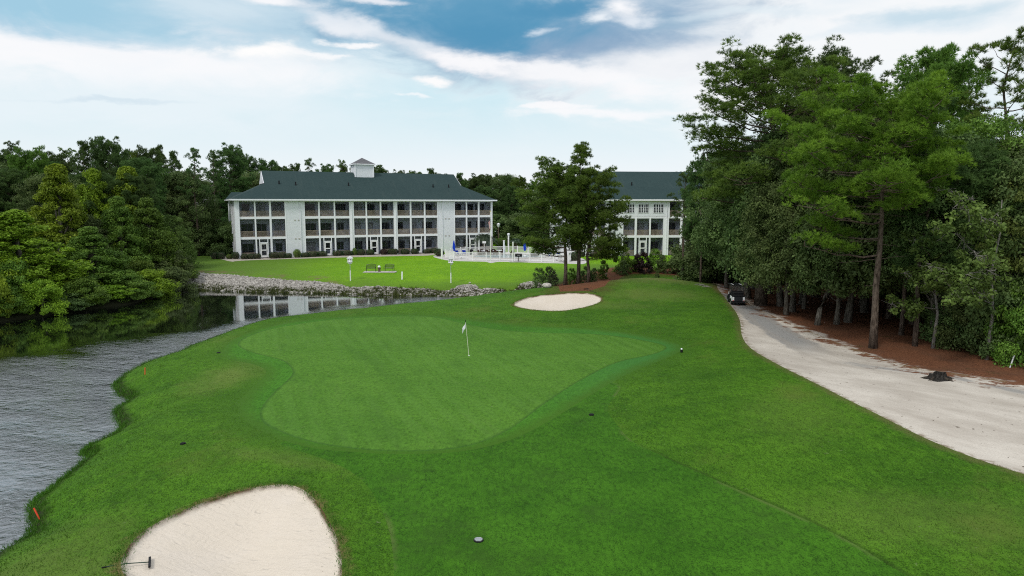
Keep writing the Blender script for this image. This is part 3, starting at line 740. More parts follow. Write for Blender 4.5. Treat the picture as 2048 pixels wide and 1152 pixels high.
for u in (590, 597, 891, 898):                              # small wall vents
    for z in (5.9, 2.9):
        s = sA(u); MB().lohi((s - .12, -.06, z), (s + .12, -.001, z + .16)).build('wall_vent', M['beige'], A)
for z in (.6, 3.8, 7.0):                                    # tall windows in the left end wall
    g = MB().lohi((-.12, 7.2, z), (-.061, 8.6, z + 1.55)).build('window', M['glass'], A)
    fr = MB(); fr.lohi((-.14, 7.08, z), (-.062, 7.2, z + 1.55)); fr.lohi((-.14, 8.6, z), (-.062, 8.72, z + 1.55)); fr.lohi((-.15, 7.08, z + 1.55), (-.062, 8.72, z + 1.67)); fr.lohi((-.15, 7.08, z - .12), (-.062, 8.72, z)); fr.lohi((-.135, 7.2, z + .72), (-.063, 8.6, z + .8))
    fr.build('frame', M['trim'], g)
# low rear wing at the left end
MB().lohi((.02, 16.01, -.2), (7, 21, 9.2)).build('rear_wing', M['siding'], A)
mb = MB(); mb.add([(-.5, 16.62, 9.28), (8, 16.62, 9.28), (8, 21.6, 9.28), (-.5, 21.6, 9.28), (.6, 19, 10.7), (8, 19, 10.7)], [(0, 1, 5, 4), (2, 3, 4, 5), (3, 0, 4), (3, 2, 1, 0), (1, 2, 5)])
mb.build('rear_roof', M['roof'], A)

# second building, partly behind the pines
opsB = [(1143, 1166), (1169, 1190), (1193, 1212), (1246, 1270), (1274, 1299), (1302, 1327), (1338, 1361), (1365, 1388), (1391.5, 1414)]
opsB3 = [(1143, 1166), (1169, 1190), (1193, 1212), (1338, 1361), (1365, 1388), (1391.5, 1414)]
P0B = (8.75, 112.5, 0)
Bd, sB, LB, roofB, rzB, dB, nB = house(P0B, R(6), 16, [([0, 1], opsB, {1, 4, 7}), ([2], opsB3, set())], (1140.5, 1500), 3.19, (14.25, 5.2, 25.5, 11.9, (0, 0)),
    'white three storey condo building half hidden behind the pines right of the pool')
for u in (1253.5, 1263, 1281, 1292, 1311, 1321.5):           # paired six pane windows on the top floor
    s = sB(u); g = MB().lohi((s - .36, -.05, 7.15), (s + .36, -.001, 8.5)).build('window', M['glass'], Bd)
    fr = MB()
    for x in (-.40, -.12, .12, .40): fr.lohi((s + x - .03, -.075, 7.1), (s + x + .03, -.051, 8.55))
    for z in (7.1, 7.55, 8.0, 8.5): fr.lohi((s - .37, -.072, z), (s + .37, -.052, z + .05))
    fr.build('frame', M['trim'], g)
for u in (1230, 1333):
    s = sB(u); MB().lohi((s - .05, -.14, .1), (s + .05, -.035, 9.1)).build('downspout', M['trim'], Bd)
s = sB(1262, 3.6); MB().tube([(s, 3.6, rzB(3.6) - .1), (s, 3.6, rzB(3.6) + .55)], .11, 8).build('vent_pipe', M['black'], Bd)

# small houses far behind the pool
def small_house(u, y, vtop, w, dpt, label):
    p = xy(u, y); root = empty('small_house', (p.x, p.y, GB), R(12)); tag(root, label, 'house')
    zt = aty(u, vtop, y).z - GB; ze = zt * .62
    MB().lohi((-w / 2, 0, -.2), (w / 2, dpt, ze)).build('wall', M['siding'], root)
    mb = MB(); o = .6; a, b = -w / 2 - o, w / 2 + o
    mb.add([(a, -o, ze + .003), (b, -o, ze + .003), (b, dpt + o, ze + .003), (a, dpt + o, ze + .003), (a + 3, dpt / 2, zt), (b - 3, dpt / 2, zt)], [(0, 1, 5, 4), (1, 2, 5), (2, 3, 4, 5), (3, 0, 4), (3, 2, 1, 0)])
    mb.build('roof', M['grey_roof'], root)
    MB().lohi((a - .05, -o - .1, ze - .15), (b + .05, -o - .004, ze + .1)).build('gutter', M['trim'], root)
    for x in (-w * .28, w * .22):
        g = MB().lohi((x - .7, -.06, 1.0), (x + .7, -.002, 2.1)).build('window', M['glass'], root)
small_house(1078, 165, 451, 8, 7, 'small low house with grey hip roof beyond the pool palms')
small_house(1016, 185, 396, 6, 5, 'tall pale house peeking through the trees between the two condo buildings')
# ---------------------------------------------------------------- course furniture
def rod(mb, a, b, r, n=8): return mb.tube([a, b], r, n)
# flagstick in its cup
p = gp(938, 711.5)
t = empty('flagstick', p); tag(t, 'thin pale flagstick with white flag standing on the putting green', 'flagstick')
tip = Vector((-.20, 0, 2.15))
MB().tube([(0, 0, -.1), tip * .5 + Vector((0, 0, .0)), tip], [.016, .014, .011], 8).build('pole', simple('pale_yellow_fibreglass', (.75, .74, .60), .4, .4, .05), t)
MB().lathe([(.0, .0), (.02, .01), (.02, .16), (.0, .17)], 8, tuple(tip)).build('pole_tip', M['black'], t)
def cloth(name, w, h, mat, parent, M4, amp=.06, nx=10, ny=8, droop=.5):
    vs, fs = [], []
    for j in range(ny + 1):
        for i in range(nx + 1):
            a = i / nx; b = j / ny
            x = a * w * (1 - droop * .55); z = -b * h - a * w * droop
            vs.append(M4 @ Vector((x, math.sin(a * 7 + b * 1.5) * amp * a ** .5 + .012, z)))
    for j in range(ny):
        for i in range(nx): q = j * (nx + 1) + i; fs.append((q, q + 1, q + nx + 2, q + nx + 1))
    mb = MB(); mb.add(vs, fs); o = mb.build(name, mat, parent, True)
    so_ = o.modifiers.new('thick', 'SOLIDIFY'); so_.thickness = .004; return o
cloth('flag', .44, .30, M['white'], t, Matrix.Translation(tip * .985) @ Matrix.Rotation(R(200), 4, 'Z'), droop=.85)
cup = MB().tube([(0, 0, 0), (0, 0, .006)], .062, 14); cup.build('cup_rim', M['white'], t)

# bunker rakes
def rake(tip_uv, head_uv, label, bend=.02):
    a = gp(*tip_uv) + Vector((0, 0, .03)); b = gp(*head_uv) + Vector((0, 0, .05))
    t = empty('bunker_rake', b); tag(t, label, 'rake')
    ax = (a - b); hd = ax.cross(Vector((0, 0, 1))).normalized(); L = ax.length; axn = ax.normalized()
    MB().tube([(0, 0, .03), ax * .5 + Vector((0, 0, bend)), ax], .014, 8).build('handle', simple('dark_green_handle', (.015, .05, .035), .4, .4, .2), t)
    MB().tube([ax * .86 + Vector((0, 0, .005)), ax + axn * .02], .02, 8).build('grip', M['black'], t)
    rz = math.atan2(hd.y, hd.x)
    MB().box((0, 0, .03), (.58, .06, .05), rz).build('rake_head', M['black'], t, bevel=.01)
    mb = MB()
    for k in range(13):
        q = hd * (-.27 + .045 * k); mb.tube([q + Vector((0, 0, .01)), q + axn * .02 + Vector((0, 0, -.055))], [.008, .003], 5)
    mb.build('tines', M['black'], t)
rake((205, 1139), (299, 1120), 'green handled rake lying across the edge of the near bunker', .05)
rake((1194, 587), (1172, 579), 'rake lying on the grass lip behind the far bunker')

# stakes
def stake(u, v, h, lean, mat, name, label, w=.045, tmin=8):
    p = gp(u, v, tmin); t = empty(name, p); tag(t, label, 'stake')
    M4 = Matrix.Rotation(lean, 3, 'Y')
    MB().box(tuple(M4 @ Vector((0, 0, h / 2 - .05))), (w, w * .6, h), M=M4).build('post', mat, t, bevel=.005)
    tip = M4 @ Vector((0, 0, h - .05))
    MB().box(tuple(M4 @ Vector((0, 0, h - .03))), (w * 1.05, w * .65, .03), M=M4).build('cap', mat, t)
stake(79, 1038, .42, R(-22), M['red'], 'hazard_stake', 'leaning red stake near the water at the lower left corner', .045)
stake(290, 749, .42, R(4), M['red'], 'hazard_stake', 'upright red stake at the water edge left of the green', .045)
stake(412, 671, .55, 0, M['red'], 'hazard_stake', 'red stake seen small at the far left crest of the green', .03)
stake(1213, 557, .75, R(-8), M['white'], 'marker_stake', 'thin white stake on the mulch right of the three pines', .06)
stake(2020, 735, .75, R(14), M['white'], 'marker_stake', 'leaning white stake beside the dark bushes at the right edge', .06)
stake(1581, 608, 1.0, 0, M['white'], 'marker_stake', 'white stake between the oak trunks beside the cart path', .09)
stake(804, 559, 1.0, R(2), M['white'], 'marker_stake', 'white marker post on the lawn between the birdhouse poles', .16, 75)

# sprinkler heads, drains
def drain(u, v, r, label, mat, name='drain_grate'):
    p = gp(u, v); t = empty(name, p + Vector((0, 0, .01))); tag(t, label, 'drain')
    mb = MB(); mb.tube([(0, 0, -.05), (0, 0, .015)], r * 1.25, 20); mb.build('rim', M['black'], t)
    mb = MB()
    for k in range(-3, 4):
        y = k * r * .27; w = math.sqrt(max(r * r - y * y, 0.0))
        mb.box((0, y, .03), (2 * w, r * .19, .02))
    mb.build('grate', mat, t)
drain(957, 1081, .115, 'round pale drain grate in a hollow of the fairway', M['steel'])
drain(1183, 830, .10, 'small dark drain in the approach right of the green', M['black'])
drain(366, 888, .09, 'small dark drain in the rough left of the green', M['black'])
drain(437, 706, .10, 'small dark drain beside the left end of the green', M['black'])
p = gp(1363, 705); t = empty('sprinkler_marker', p); tag(t, 'small black and white sprinkler marker at the right tip of the green', 'marker')
MB().lathe([(.05, 0), (.085, .03), (.085, .17), (.05, .2)], 10).build('body', M['black'], t); MB().lathe([(.06, .2), (.06, .27), (.02, .29)], 10).build('cap', M['white'], t)
for k, (u, v) in enumerate(((1406, 572), (1413, 575), (1398, 570))):
    p = gp(u, v); t = empty('fallen_stick', p); tag(t, ['pale fallen stick on the mound beside the path, right end', 'pale fallen stick on the mound beside the path, middle', 'pale fallen stick on the mound beside the path, left end'][k], 'stick', 'pale sticks lying on the mound')
    MB().tube([(-.45, .1, .05), (0, 0, .09), (.5, -.12, .05)], [.03, .045, .02], 7).build('branch', M['grey_bark'], t)

# tree stump on the sand
p = gp(1876, 757); t = empty('tree_stump', p); tag(t, 'dark rotten tree stump on the sandy path', 'stump'); t.scale = (.74, .74, .85)
mb = MB(); n = 22; vs = []; r_ = random.Random(4)
for j, (rr, z) in enumerate(((.95, -.08), (.62, .06), (.48, .22), (.44, .36))):
    for k in range(n):
        a = 2 * math.pi * k / n; q = rr * (1 + .22 * math.sin(3 * a + 1) + .18 * math.sin(5 * a) * (1 - j * .2)) * (1 + .08 * (r_.random() - .5))
        vs.append((q * math.cos(a) * 1.15, q * math.sin(a) * .8, z + (.14 * (r_.random() - .3) + .07 * math.sin(2 * a) if j == 3 else 0)))
for k in range(n):
    a = 2 * math.pi * k / n; vs.append((.32 * math.cos(a), .24 * math.sin(a), .16 + .05 * r_.random()))
fs = [(j * n + k, j * n + (k + 1) % n, (j + 1) * n + (k + 1) % n, (j + 1) * n + k) for j in range(4) for k in range(n)]
fs.append(tuple(4 * n + k for k in range(n))); mb.add(vs, fs)
mb.build('stump_body', m_bark('rotten_bark', (.008, .007, .006), (.055, .05, .045)), t)
rb = m_bark('root_bark', (.02, .016, .012), (.09, .075, .06))
for a, L in ((.3, 1.5), (2.6, 1.3), (3.6, 1.1), (5.4, 1.2)):
    MB().tube([(.4 * math.cos(a), .3 * math.sin(a), .10), (.7 * L * math.cos(a + .1), .5 * L * math.sin(a + .1), .05), (L * math.cos(a), .7 * L * math.sin(a), -.05)], [.13, .08, .03], 7).build('root', rb, t)

# golf cart seen from behind
def golf_cart():
    p = gp(1471, 606.5); rz = R(-6)
    t = empty('golf_cart', p, rz); tag(t, 'black golf cart with white side panels parked on the cart path', 'golf cart')
    paint = simple('black_cart_paint', (.010, .011, .013), .45, .3, .2); wh = simple('white_cart_panel', (.75, .76, .78), .3, .5, .05)
    # y forward, rear at y=-1.15
    mb = MB(); mb.prism([(-1.12, .30), (-1.16, .42), (-1.10, .86), (-.35, .86), (-.30, .36), (.70, .30), (.78, .66), (1.16, .60), (1.20, .30)], -.56, .56, 0)
    mb.build('body', paint, t, bevel=.04)
    for s in (-1, 1):
        mb = MB(); mb.prism([(-1.08, .42), (-1.02, .84), (-.40, .84), (-.34, .50), (-.55, .62), (-.85, .62), (-.98, .42)], s * .563, s * .60, 0); mb.build('side_panel', wh, t)
        MB().box((s * .47, -1.17, .60), (.17, .03, .36)).build('rear_panel', wh, t, bevel=.01)
        MB().box((s * .47, -1.19, .46), (.12, .02, .06)).build('tail_light', simple('red_lens', (.35, .01, .01), .2, .5, .1), t)
        for y, nm in ((-.72, 'rear'), (.78, 'front')):
            w = empty('wheel', (s * .50, y, .23)); w.parent = t; w.rotation_euler = (0, R(90), 0)
            MB().lathe([(.12, -.09), (.20, -.10), (.23, -.06), (.23, .06), (.20, .10), (.12, .09)], 18).build('tyre', M['rubber'], w)
            MB().lathe([(.02, -.095), (.13, -.092), (.13, .092), (.02, .095)], 12).build('rim', M['steel'], w)
        for a, b in (((s * .54, -.62, .86), (s * .54, -.58, 1.80)), ((s * .52, .86, .62), (s * .50, .50, 1.80))):
            MB().tube([a, b], .024, 8).build('roof_post', M['dark_metal'], t)
        # mirror and bag
    MB().box((0, -.05, 1.83), (1.18, 1.62, .07)).build('roof', paint, t, bevel=.03)
    for x in (-.42, .30): MB().box((x, -.25, 1.872), (.10, .9, .012)).build('roof_strip', wh, t)
    MB().box((0, -.15, .78), (1.02, .52, .14)).build('seat', M['black'], t, bevel=.04)
    MB().box((0, -.42, 1.05), (1.02, .12, .42)).build('seat_back', M['black'], t, bevel=.04)
    MB().box((0, .74, .82), (1.02, .14, .34)).build('dashboard', M['black'], t, bevel=.03)
    m, tt, b = newmat('clear_windscreen', .05, .5); tr = tt.n.new('ShaderNodeBsdfTransparent'); mx = tt.n.new('ShaderNodeMixShader'); mx.inputs[0].default_value = .12
    tt.l.new(tr.outputs[0], mx.inputs[1]); tt.l.new(b.outputs[0], mx.inputs[2]); tt.l.new(mx.outputs[0], tt.n['Material Output'].inputs[0])
    mb = MB(); mb.add([(-.49, .845, .70), (.49, .845, .70), (.47, .52, 1.78), (-.47, .52, 1.78)], [(0, 1, 2, 3)]); mb.build('windscreen', m, t)
    MB().tube([(-.24, .66, .9), (-.24, .44, 1.02)], .02, 8).build('steering_column', M['black'], t)
    mb = MB(); Mx = Matrix.Rotation(R(58), 3, 'X'); ring = [Mx @ Vector((.18 * math.cos(a * math.pi / 8), .18 * math.sin(a * math.pi / 8), 0)) + Vector((-.24, .43, 1.03)) for a in range(17)]
    mb.tube(ring, .016, 6, False); mb.build('steering_wheel', M['black'], t)
    mb = MB(); mb.lohi((-.50, -1.16, .88), (.50, -1.12, .92)); mb.tube([(-.45, -1.1, .86), (-.45, -1.1, 1.2), (.45, -1.1, 1.2), (.45, -1.1, .86)], .018, 6); mb.build('bag_rack', M['dark_metal'], t)
    MB().box((0, -.86, 1.02), (.96, .30, .34)).build('rear_basket', M['black'], t, bevel=.04)
    MB().box((0, -1.18, .30), (1.16, .10, .12)).build('bumper', M['black'], t, bevel=.03)
    MB().box((-.60, .2, 1.0), (.05, .05, .22)).build('bottle_holder', wh, t)
golf_cart()

# ---------------------------------------------------------------- lawn: birdhouse poles, benches, planter
def birdhouse(u, vb, vt, label, seed):
    p = gp(u, vb, 75); t = empty('birdhouse_pole', p); tag(t, label, 'birdhouse')
    h = (aty(u, vt, p.y).z - p.z); r_ = random.Random(seed)
    MB().tube([(0, 0, -.1), (0, 0, 1.25)], .065, 10).build('post_sleeve', M['vinyl'], t)
    MB().tube([(0, 0, 1.25), (0, 0, h - .75)], .035, 8).build('pole', M['steel'], t)
    z = h - .72
    for k in range(2 if seed == 1 else 1):
        mb = MB(); mb.lathe([(0, 0), (.10, .03), (.14, .12), (.10, .22), (.03, .26)], 12, (0.10 - .2 * k, 0, z - .28)); mb.build('gourd_nest', M['white'], t, True)
    body = MB().lohi((-.24, -.24, z), (.24, .24, z + .42)).build('nest_box', M['white'], t)
    mb = MB(); mb.prism([(-.36, z + .423), (.36, z + .423), (.0, z + .74)], -.34, .34, 1)
    mb.build('roof', M['vinyl'], t)
    mb = MB()
    for x in (-.12, .12):
        for zz in (.12, .29): mb.tube([(x, -.235, z + zz), (x, -.247, z + zz)], .05, 10)
    mb.build('entrance_holes', M['black'], t)
    MB().lohi((-.32, -.32, z - .04), (.32, .32, z - .003)).build('porch_ledge', M['vinyl'], t)
birdhouse(701, 561, 512, 'white birdhouse on a thin pole left of the lawn benches', 1)
birdhouse(902, 566, 513, 'white birdhouse on a thin pole in front of the pool fence', 2)
p = gp(760, 544, 75)
t = empty('bench_slab', p); tag(t, 'pale concrete slab under the two lawn benches', 'slab')
SL = MB().lohi((-2.15, -.75, -.02), (2.15, .9, .05)); SL.build('slab', M['concrete'], t, bevel=.01)
def bench(u, label, rz):
    x = aty(u, 540, p.y).x; t = empty('park_bench', (x, p.y + .25, p.z + .05), rz); tag(t, label, 'bench', 'black benches on the lawn')
    mt = M['dark_metal']; w = .62
    mb = MB()
    for k in range(6): mb.box((0, -.22 + .09 * k, .44), (2 * w, .05, .025))
    mb.build('seat', mt, t)
    mb = MB()
    arch = [(-w + 2 * w * k / 12, .28 + .05, .88 + .10 * math.sin(math.pi * k / 12)) for k in range(13)]
    mb.tube(arch, .028, 6); mb.tube([(-w, .27, .5), (w, .27, .5)], .022, 6)
    for k in range(17): x_ = -w + 2 * w * (k + .5) / 17; mb.tube([(x_, .27, .5), (x_, .32, .88 + .09 * math.sin(math.pi * (k + .5) / 17))], .013, 4)
    for zz in (.62, .76): mb.tube([(-w, .29, zz), (w, .29, zz)], .014, 4)
    mb.build('backrest', mt, t)
    for s in (-1, 1):
        MB().tube([(s * w, -.25, 0), (s * w, -.25, .64)], .025, 6).build('leg', mt, t); MB().tube([(s * w, .30, 0), (s * w, .27, .5), (s * w, .33, .9)], .025, 6).build('leg', mt, t)
        MB().tube([(s * w, -.30, .62), (s * w, 0, .68), (s * w, .29, .66)], .022, 6).build('armrest', mt, t)
bench(741.5, 'black metal bench on the slab, left of the planter', R(4))
bench(777.5, 'black metal bench on the slab, right of the planter', R(-9))
x = aty(758.5, 540, p.y).x; t = empty('planter', (x, p.y, p.z + .05)); tag(t, 'small stone planter between the two lawn benches', 'planter')
MB().lathe([(.16, 0), (.20, .05), (.13, .18), (.22, .42), (.24, .5), (.16, .5)], 12).build('pot', M['wood_post'], t, True)
MB().lathe([(0, .5), (.16, .56), (.2, .68), (.1, .8), (0, .83)], 10).build('ball', M['white'], t, True)

# ---------------------------------------------------------------- pool area
TP = 90
def dp(u, v):                                               # a point on the pool deck
    q = gp(u, v, TP); return Vector((q.x, q.y, q.z))
POOLZ = dp(1000, 515).z
# pool: rim and water
pl = smooth_poly([tuple(dp(u, v).xy) for u, v in ((948, 515), (985, 517.5), (1035, 517.5), (1080, 516), (1092, 513), (1070, 511), (1010, 510.5), (960, 512))], 4)
mb = MB(); q = resample(pl, .6); n = len(q); zz = max(Hz(x, y) for x, y in q)
mb.add([(x, y, zz + .03) for x, y in q], [tuple(range(n))]); m, tt, b = newmat('pool_water', .03, .5); tt.put(b.inputs['Base Color'], (.30, .48, .52, 1)); bump(tt, b, tt.noise(tt.pos(), 2.5, 3), .2, .05)
o = mb.build('pool_water', m); tag(o, kind='structure')
o.data.polygons[0].flip() if o.data.polygons[0].normal.z < 0 else None
q2 = resample(offset(pl, -.35), .6); ro = MB()
qo = offset(q, -.35)
ro.add([(x, y, zz + .034) for x, y in q] + [(x, y, zz + .034) for x, y in q] + [(x, y, zz + .14) for x, y in q] + [(x, y, zz + .14) for x, y in qo] + [(x, y, zz - .2) for x, y in qo],
       [(2 * n + k, 2 * n + (k + 1) % n, 3 * n + (k + 1) % n, 3 * n + k) for k in range(n)] + [(n + k, n + (k + 1) % n, 2 * n + (k + 1) % n, 2 * n + k) for k in range(n)] + [(3 * n + k, 3 * n + (k + 1) % n, 4 * n + (k + 1) % n, 4 * n + k) for k in range(n)])
tag(ro.build('pool_coping', M['concrete']), kind='structure')

def fence(path, label, solid_first=True, h=1.2):
    t = empty('picket_fence', path[0]); tag(t, label, 'fence'); o0 = Vector(path[0])
    run = [Vector(q) - o0 for q in path]; first = True
    for i in range(len(run) - 1):
        a, b = run[i], run[i + 1]; L = (b - a).length; n = max(1, round(L / 2.2)); rz = math.atan2(b.y - a.y, b.x - a.x)
        for k in range(n):
            p0 = a.lerp(b, k / n); p1 = a.lerp(b, (k + 1) / n); w = (p1 - p0).length; mid = (p0 + p1) / 2; ex = (p1 - p0).normalized()
            mb = MB(); mb.box((p0.x, p0.y, p0.z + h / 2), (.13, .13, h + .1), rz); mb.box((p0.x, p0.y, p0.z + h + .08), (.17, .17, .06), rz)
            mb.build('post', M['vinyl'], t)
            mb = MB()
            for zz_, hh in ((h - .06, .09), (.14, .09)): mb.box((mid.x, mid.y, mid.z + zz_), (w - .13, .05, hh), rz)
            if i == 0 and solid_first: mb.box((mid.x, mid.y, mid.z + h / 2), (w - .14, .03, h - .2), rz)
            else:
                m = int(w / .125)
                for c_ in range(1, m):
                    pt = p0 + ex * (w * c_ / m); mb.box((pt.x, pt.y, pt.z + h / 2), (.035, .026, h - .3), rz)
            mb.build('picket_panel', M['vinyl'], t)
    e = run[-1]; MB().box((e.x, e.y, e.z + h / 2), (.13, .13, h + .1)).build('post', M['vinyl'], t)
fence([dp(891, 515.5), dp(908, 519.5), dp(945, 520.5), dp(1000, 521), dp(1060, 522.5), dp(1131, 525)], 'white picket fence along the lawn side of the pool')
fence([dp(891, 515.0) + Vector((0, .25, 0)), dp(931, 508.5), dp(985, 506.5), dp(1035, 506.8), dp(1078, 508.5), dp(1103, 511), dp(1150, 518), dp(1132, 524.6) + Vector((.3, 0, 0))], 'white picket fence along the far side of the pool', False)

def lounge(u, v, rz, label, towel=True):
    p_ = dp(u, v); t = empty('pool_lounger', p_, rz); tag(t, label, 'lounger', 'loungers inside the pool fence')
    mb = MB()
    for s in (-1, 1): mb.tube([(s * .32, -.9, .36), (s * .32, .35, .36), (s * .32, .85, 1.0)], .03, 6)
    mb.tube([(-.32, .85, 1.0), (.32, .85, 1.0)], .03, 6); mb.tube([(-.32, -.9, .36), (.32, -.9, .36)], .03, 6); mb.build('frame', M['vinyl'], t)
    for s in (-1, 1):
        for y in (-.8, .35): MB().tube([(s * .32, y, .36), (s * .34, y - .05, 0)], .026, 6).build('leg', M['vinyl'], t)
    sl = M['blue'] if towel else M['vinyl']
    MB().box((0, -.28, .37), (.60, 1.2, .02)).build('seat_sling', M['vinyl'], t)
    MB().box((0, .6, .69), (.60, .80, .02), M=Matrix.Rotation(R(52), 3, 'X')).build('backrest', sl, t)
lounge(917, 511.5, R(160), 'blue backed lounger in the left corner of the pool deck'); lounge(930, 511, R(170), 'blue backed lounger second from the left pool corner')
lounge(1103, 517, R(155), 'blue backed lounger near the right end of the pool, left one'); lounge(1121, 518, R(150), 'blue backed lounger at the right end of the pool, beside the pine trunk')
for k, (u, v) in enumerate(((913, 517), (921, 517.5), (1110, 521.5), (1122, 522))):
    lounge(u, v, R(100 + 20 * k), ['white lounger by the solid fence panel, left one', 'white lounger by the solid fence panel, right one', 'white lounger behind the front fence near the pine trunk, left one', 'white lounger behind the front fence near the pine trunk, right one'][k], False)
def umbrella(u, v, vt, mat, label):
    p_ = dp(u, v); t = empty('closed_umbrella', p_); tag(t, label, 'umbrella'); h = aty(u, vt, p_.y).z - p_.z
    MB().tube([(0, 0, 0), (0, 0, h)], .03, 8).build('pole', M['vinyl'], t)
    n = 14; vs = []; prof = ((.05, h * .30), (.17, h * .34), (.20, h * .55), (.13, h * .8), (.07, h * .93), (.02, h * .99)); mb = MB()
    for r_, z in prof:
        for k in range(n): a = 2 * math.pi * k / n; rr = r_ * (1 + .25 * (-1) ** k); vs.append((rr * math.cos(a), rr * math.sin(a), z))
    fs = [(j * n + k, j * n + (k + 1) % n, (j + 1) * n + (k + 1) % n, (j + 1) * n + k) for j in range(len(prof) - 1) for k in range(n)]
    mb.add(vs, fs + [tuple(range(n))[::-1]]); mb.build('folded_canopy', mat, t)
    MB().lathe([(.28, 0), (.28, .07), (.06, .14)], 14).build('base', M['vinyl'], t)
umbrella(908, 512, 480, M['blue'], 'folded blue umbrella at the left end of the pool'); umbrella(1049.5, 512, 478, M['blue'], 'folded blue umbrella at the right half of the pool')
umbrella(983, 509.5, 473, M['beige'], 'folded beige umbrella behind the flagpole')
def dining(u, v, label):
    p_ = dp(u, v); t = empty('dining_table', p_); tag(t, label, 'table', 'wicker dining tables by the pool')
    MB().lathe([(.55, .70), (.58, .72), (.58, .75), (.5, .76)], 18).build('tabletop', M['white'], t)
    for a in range(4): x_, y_ = .4 * math.cos(a * 1.571 + .8), .4 * math.sin(a * 1.571 + .8); MB().tube([(x_, y_, 0), (x_, y_, .71)], .035, 6).build('leg', M['brown'], t)
def chair(p_, rz, label):
    t = empty('wicker_chair', p_, rz); tag(t, label, 'chair', 'brown wicker chairs around the pool tables'); b = M['brown']
    MB().lohi((-.28, -.28, .36), (.28, .25, .44)).build('seat', b, t); mb = MB(); mb.lohi((-.28, .25, .36), (.28, .31, .95)); mb.build('backrest', b, t, bevel=.02)
    for s in (-1, 1):
        MB().lohi((s * .28, -.26, .0), (s * .32, .30, .62)).build('arm_panel', b, t)
for k, (u, v) in enumerate(((968, 510.5), (983.5, 510.2), (998, 510))):
    w = ['left', 'middle', 'right'][k]
    dining(u, v, f'white topped wicker table behind the flagpole, {w} of the three'); c0 = dp(u, v)
    for j in range(4):
        a = j * math.pi / 2 + .5 + k; q = c0 + Vector((.78 * math.cos(a), .78 * math.sin(a), 0)); chair((q.x, q.y, Hz(q.x, q.y)), a - math.pi / 2, f'brown wicker chair around the {w} pool table')
chair(dp(1024.5, 512), R(200), 'lone dark wicker chair right of the three pool tables')
p_ = dp(943, 510); t = empty('trash_bin', p_); tag(t, 'black trash bin by the far pool fence', 'bin'); MB().lathe([(.26, 0), (.30, .7), (.33, .72), (.33, .78), (.28, .8)], 14).build('bin_body', M['black'], t); MB().lathe([(.33, .801), (.30, .90), (.12, .97), (0, .98)], 14).build('lid', M['black'], t)
p_ = dp(1068, 513); t = empty('storage_box', p_); tag(t, 'long dark storage box on the pool deck', 'box'); MB().lohi((-.75, -.3, 0), (.75, .3, .55)).build('box_body', M['black'], t, bevel=.03); MB().lohi((-.78, -.33, .55), (.78, .33, .63)).build('lid', M['dark_metal'], t, bevel=.02)
def wpost(u, vb, vt, label, lamp=False, r=.09, tmin=TP):
    p_ = gp(u, vb, tmin); t = empty('lamp_post' if lamp else 'white_post', p_); tag(t, label, 'lamp post' if lamp else 'post'); h = aty(u, vt, p_.y).z - p_.z
    MB().tube([(0, 0, -.1), (0, 0, h - (.35 if lamp else 0))], r, 10).build('post', M['vinyl'], t)
    if lamp:
        MB().lathe([(.10, h - .35), (.20, h - .30), (.24, h - .02), (.20, h), (.05, h + .06)], 10).build('lantern', M['white'], t)
        MB().tube([(0, 0, h - .5), (.3, 0, h - .45)], .03, 6).build('bracket', M['vinyl'], t)
    else: MB().lathe([(r * 1.25, h), (r * 1.25, h + .06), (.02, h + .12)], 10).build('cap', M['vinyl'], t)
wpost(1008, 511, 482, 'short white post with rounded cap inside the far pool fence', r=.14)
wpost(1026, 523.5, 485, 'slim white post standing in front of the pool fence', r=.10)
wpost(1017, 506, 467, 'tall white lamp post behind the pool', True, .13)
wpost(1115, 514, 477, 'white lamp post near the blue loungers', True, .13)
wpost(1140, 511, 470, 'tall white post at the corner of the second condo building', r=.13)
wpost(884, 518.5, 497, 'white post beside the round hedge ball left of the pool', r=.16)
p_ = xy(997, 140); t = empty('street_lamp', p_); tag(t, 'brown lamp post with white lantern in front of the dark trees between the buildings', 'street lamp'); h = aty(997, 446, 140).z - p_.z
MB().tube([(0, 0, -.1), (0, 0, h - .9)], [.14, .12], 10).build('post', M['wood_post'], t); MB().lathe([(.1, h - .9), (.16, h - .8), (.34, h - .3), (.36, h - .22), (.05, h)], 10).build('lantern', M['white'], t)
# dish shaped sign near the palm
p_ = dp(968.5, 507); t = empty('post_sign', p_); tag(t, 'small round white sign on a short post by the far pool fence', 'sign')
MB().tube([(0, 0, 0), (0, 0, 1.8)], .05, 8).build('post', M['vinyl'], t); MB().box((0, -.06, 1.95), (.62, .04, .36)).build('board', M['vinyl'], t, bevel=.018)
# barrel grill
p_ = gp(1037, 523.5, TP); t = empty('barrel_grill', p_); tag(t, 'black barrel grill on a pedestal beside the pool fence', 'grill')
MB().lohi((-.05, -.05, 0), (.05, .05, .75)).build('pedestal', M['dark_metal'], t)
MB().tube([(-.52, 0, .98), (-.50, 0, .98), (.50, 0, .98), (.52, 0, .98)], [.15, .24, .24, .15], 18).build('barrel', M['black'], t); MB().tube([(-.2, -.27, 1.0), (.2, -.27, 1.0)], .02, 6).build('handle', M['steel'], t)
t = empty('grill_pad', p_); tag(t, 'pale concrete pad under the barrel grill', 'slab'); MB().lohi((-1.35, -1.0, -.05), (1.35, .9, .04)).build('pad', M['grey_concrete'], t, bevel=.01)
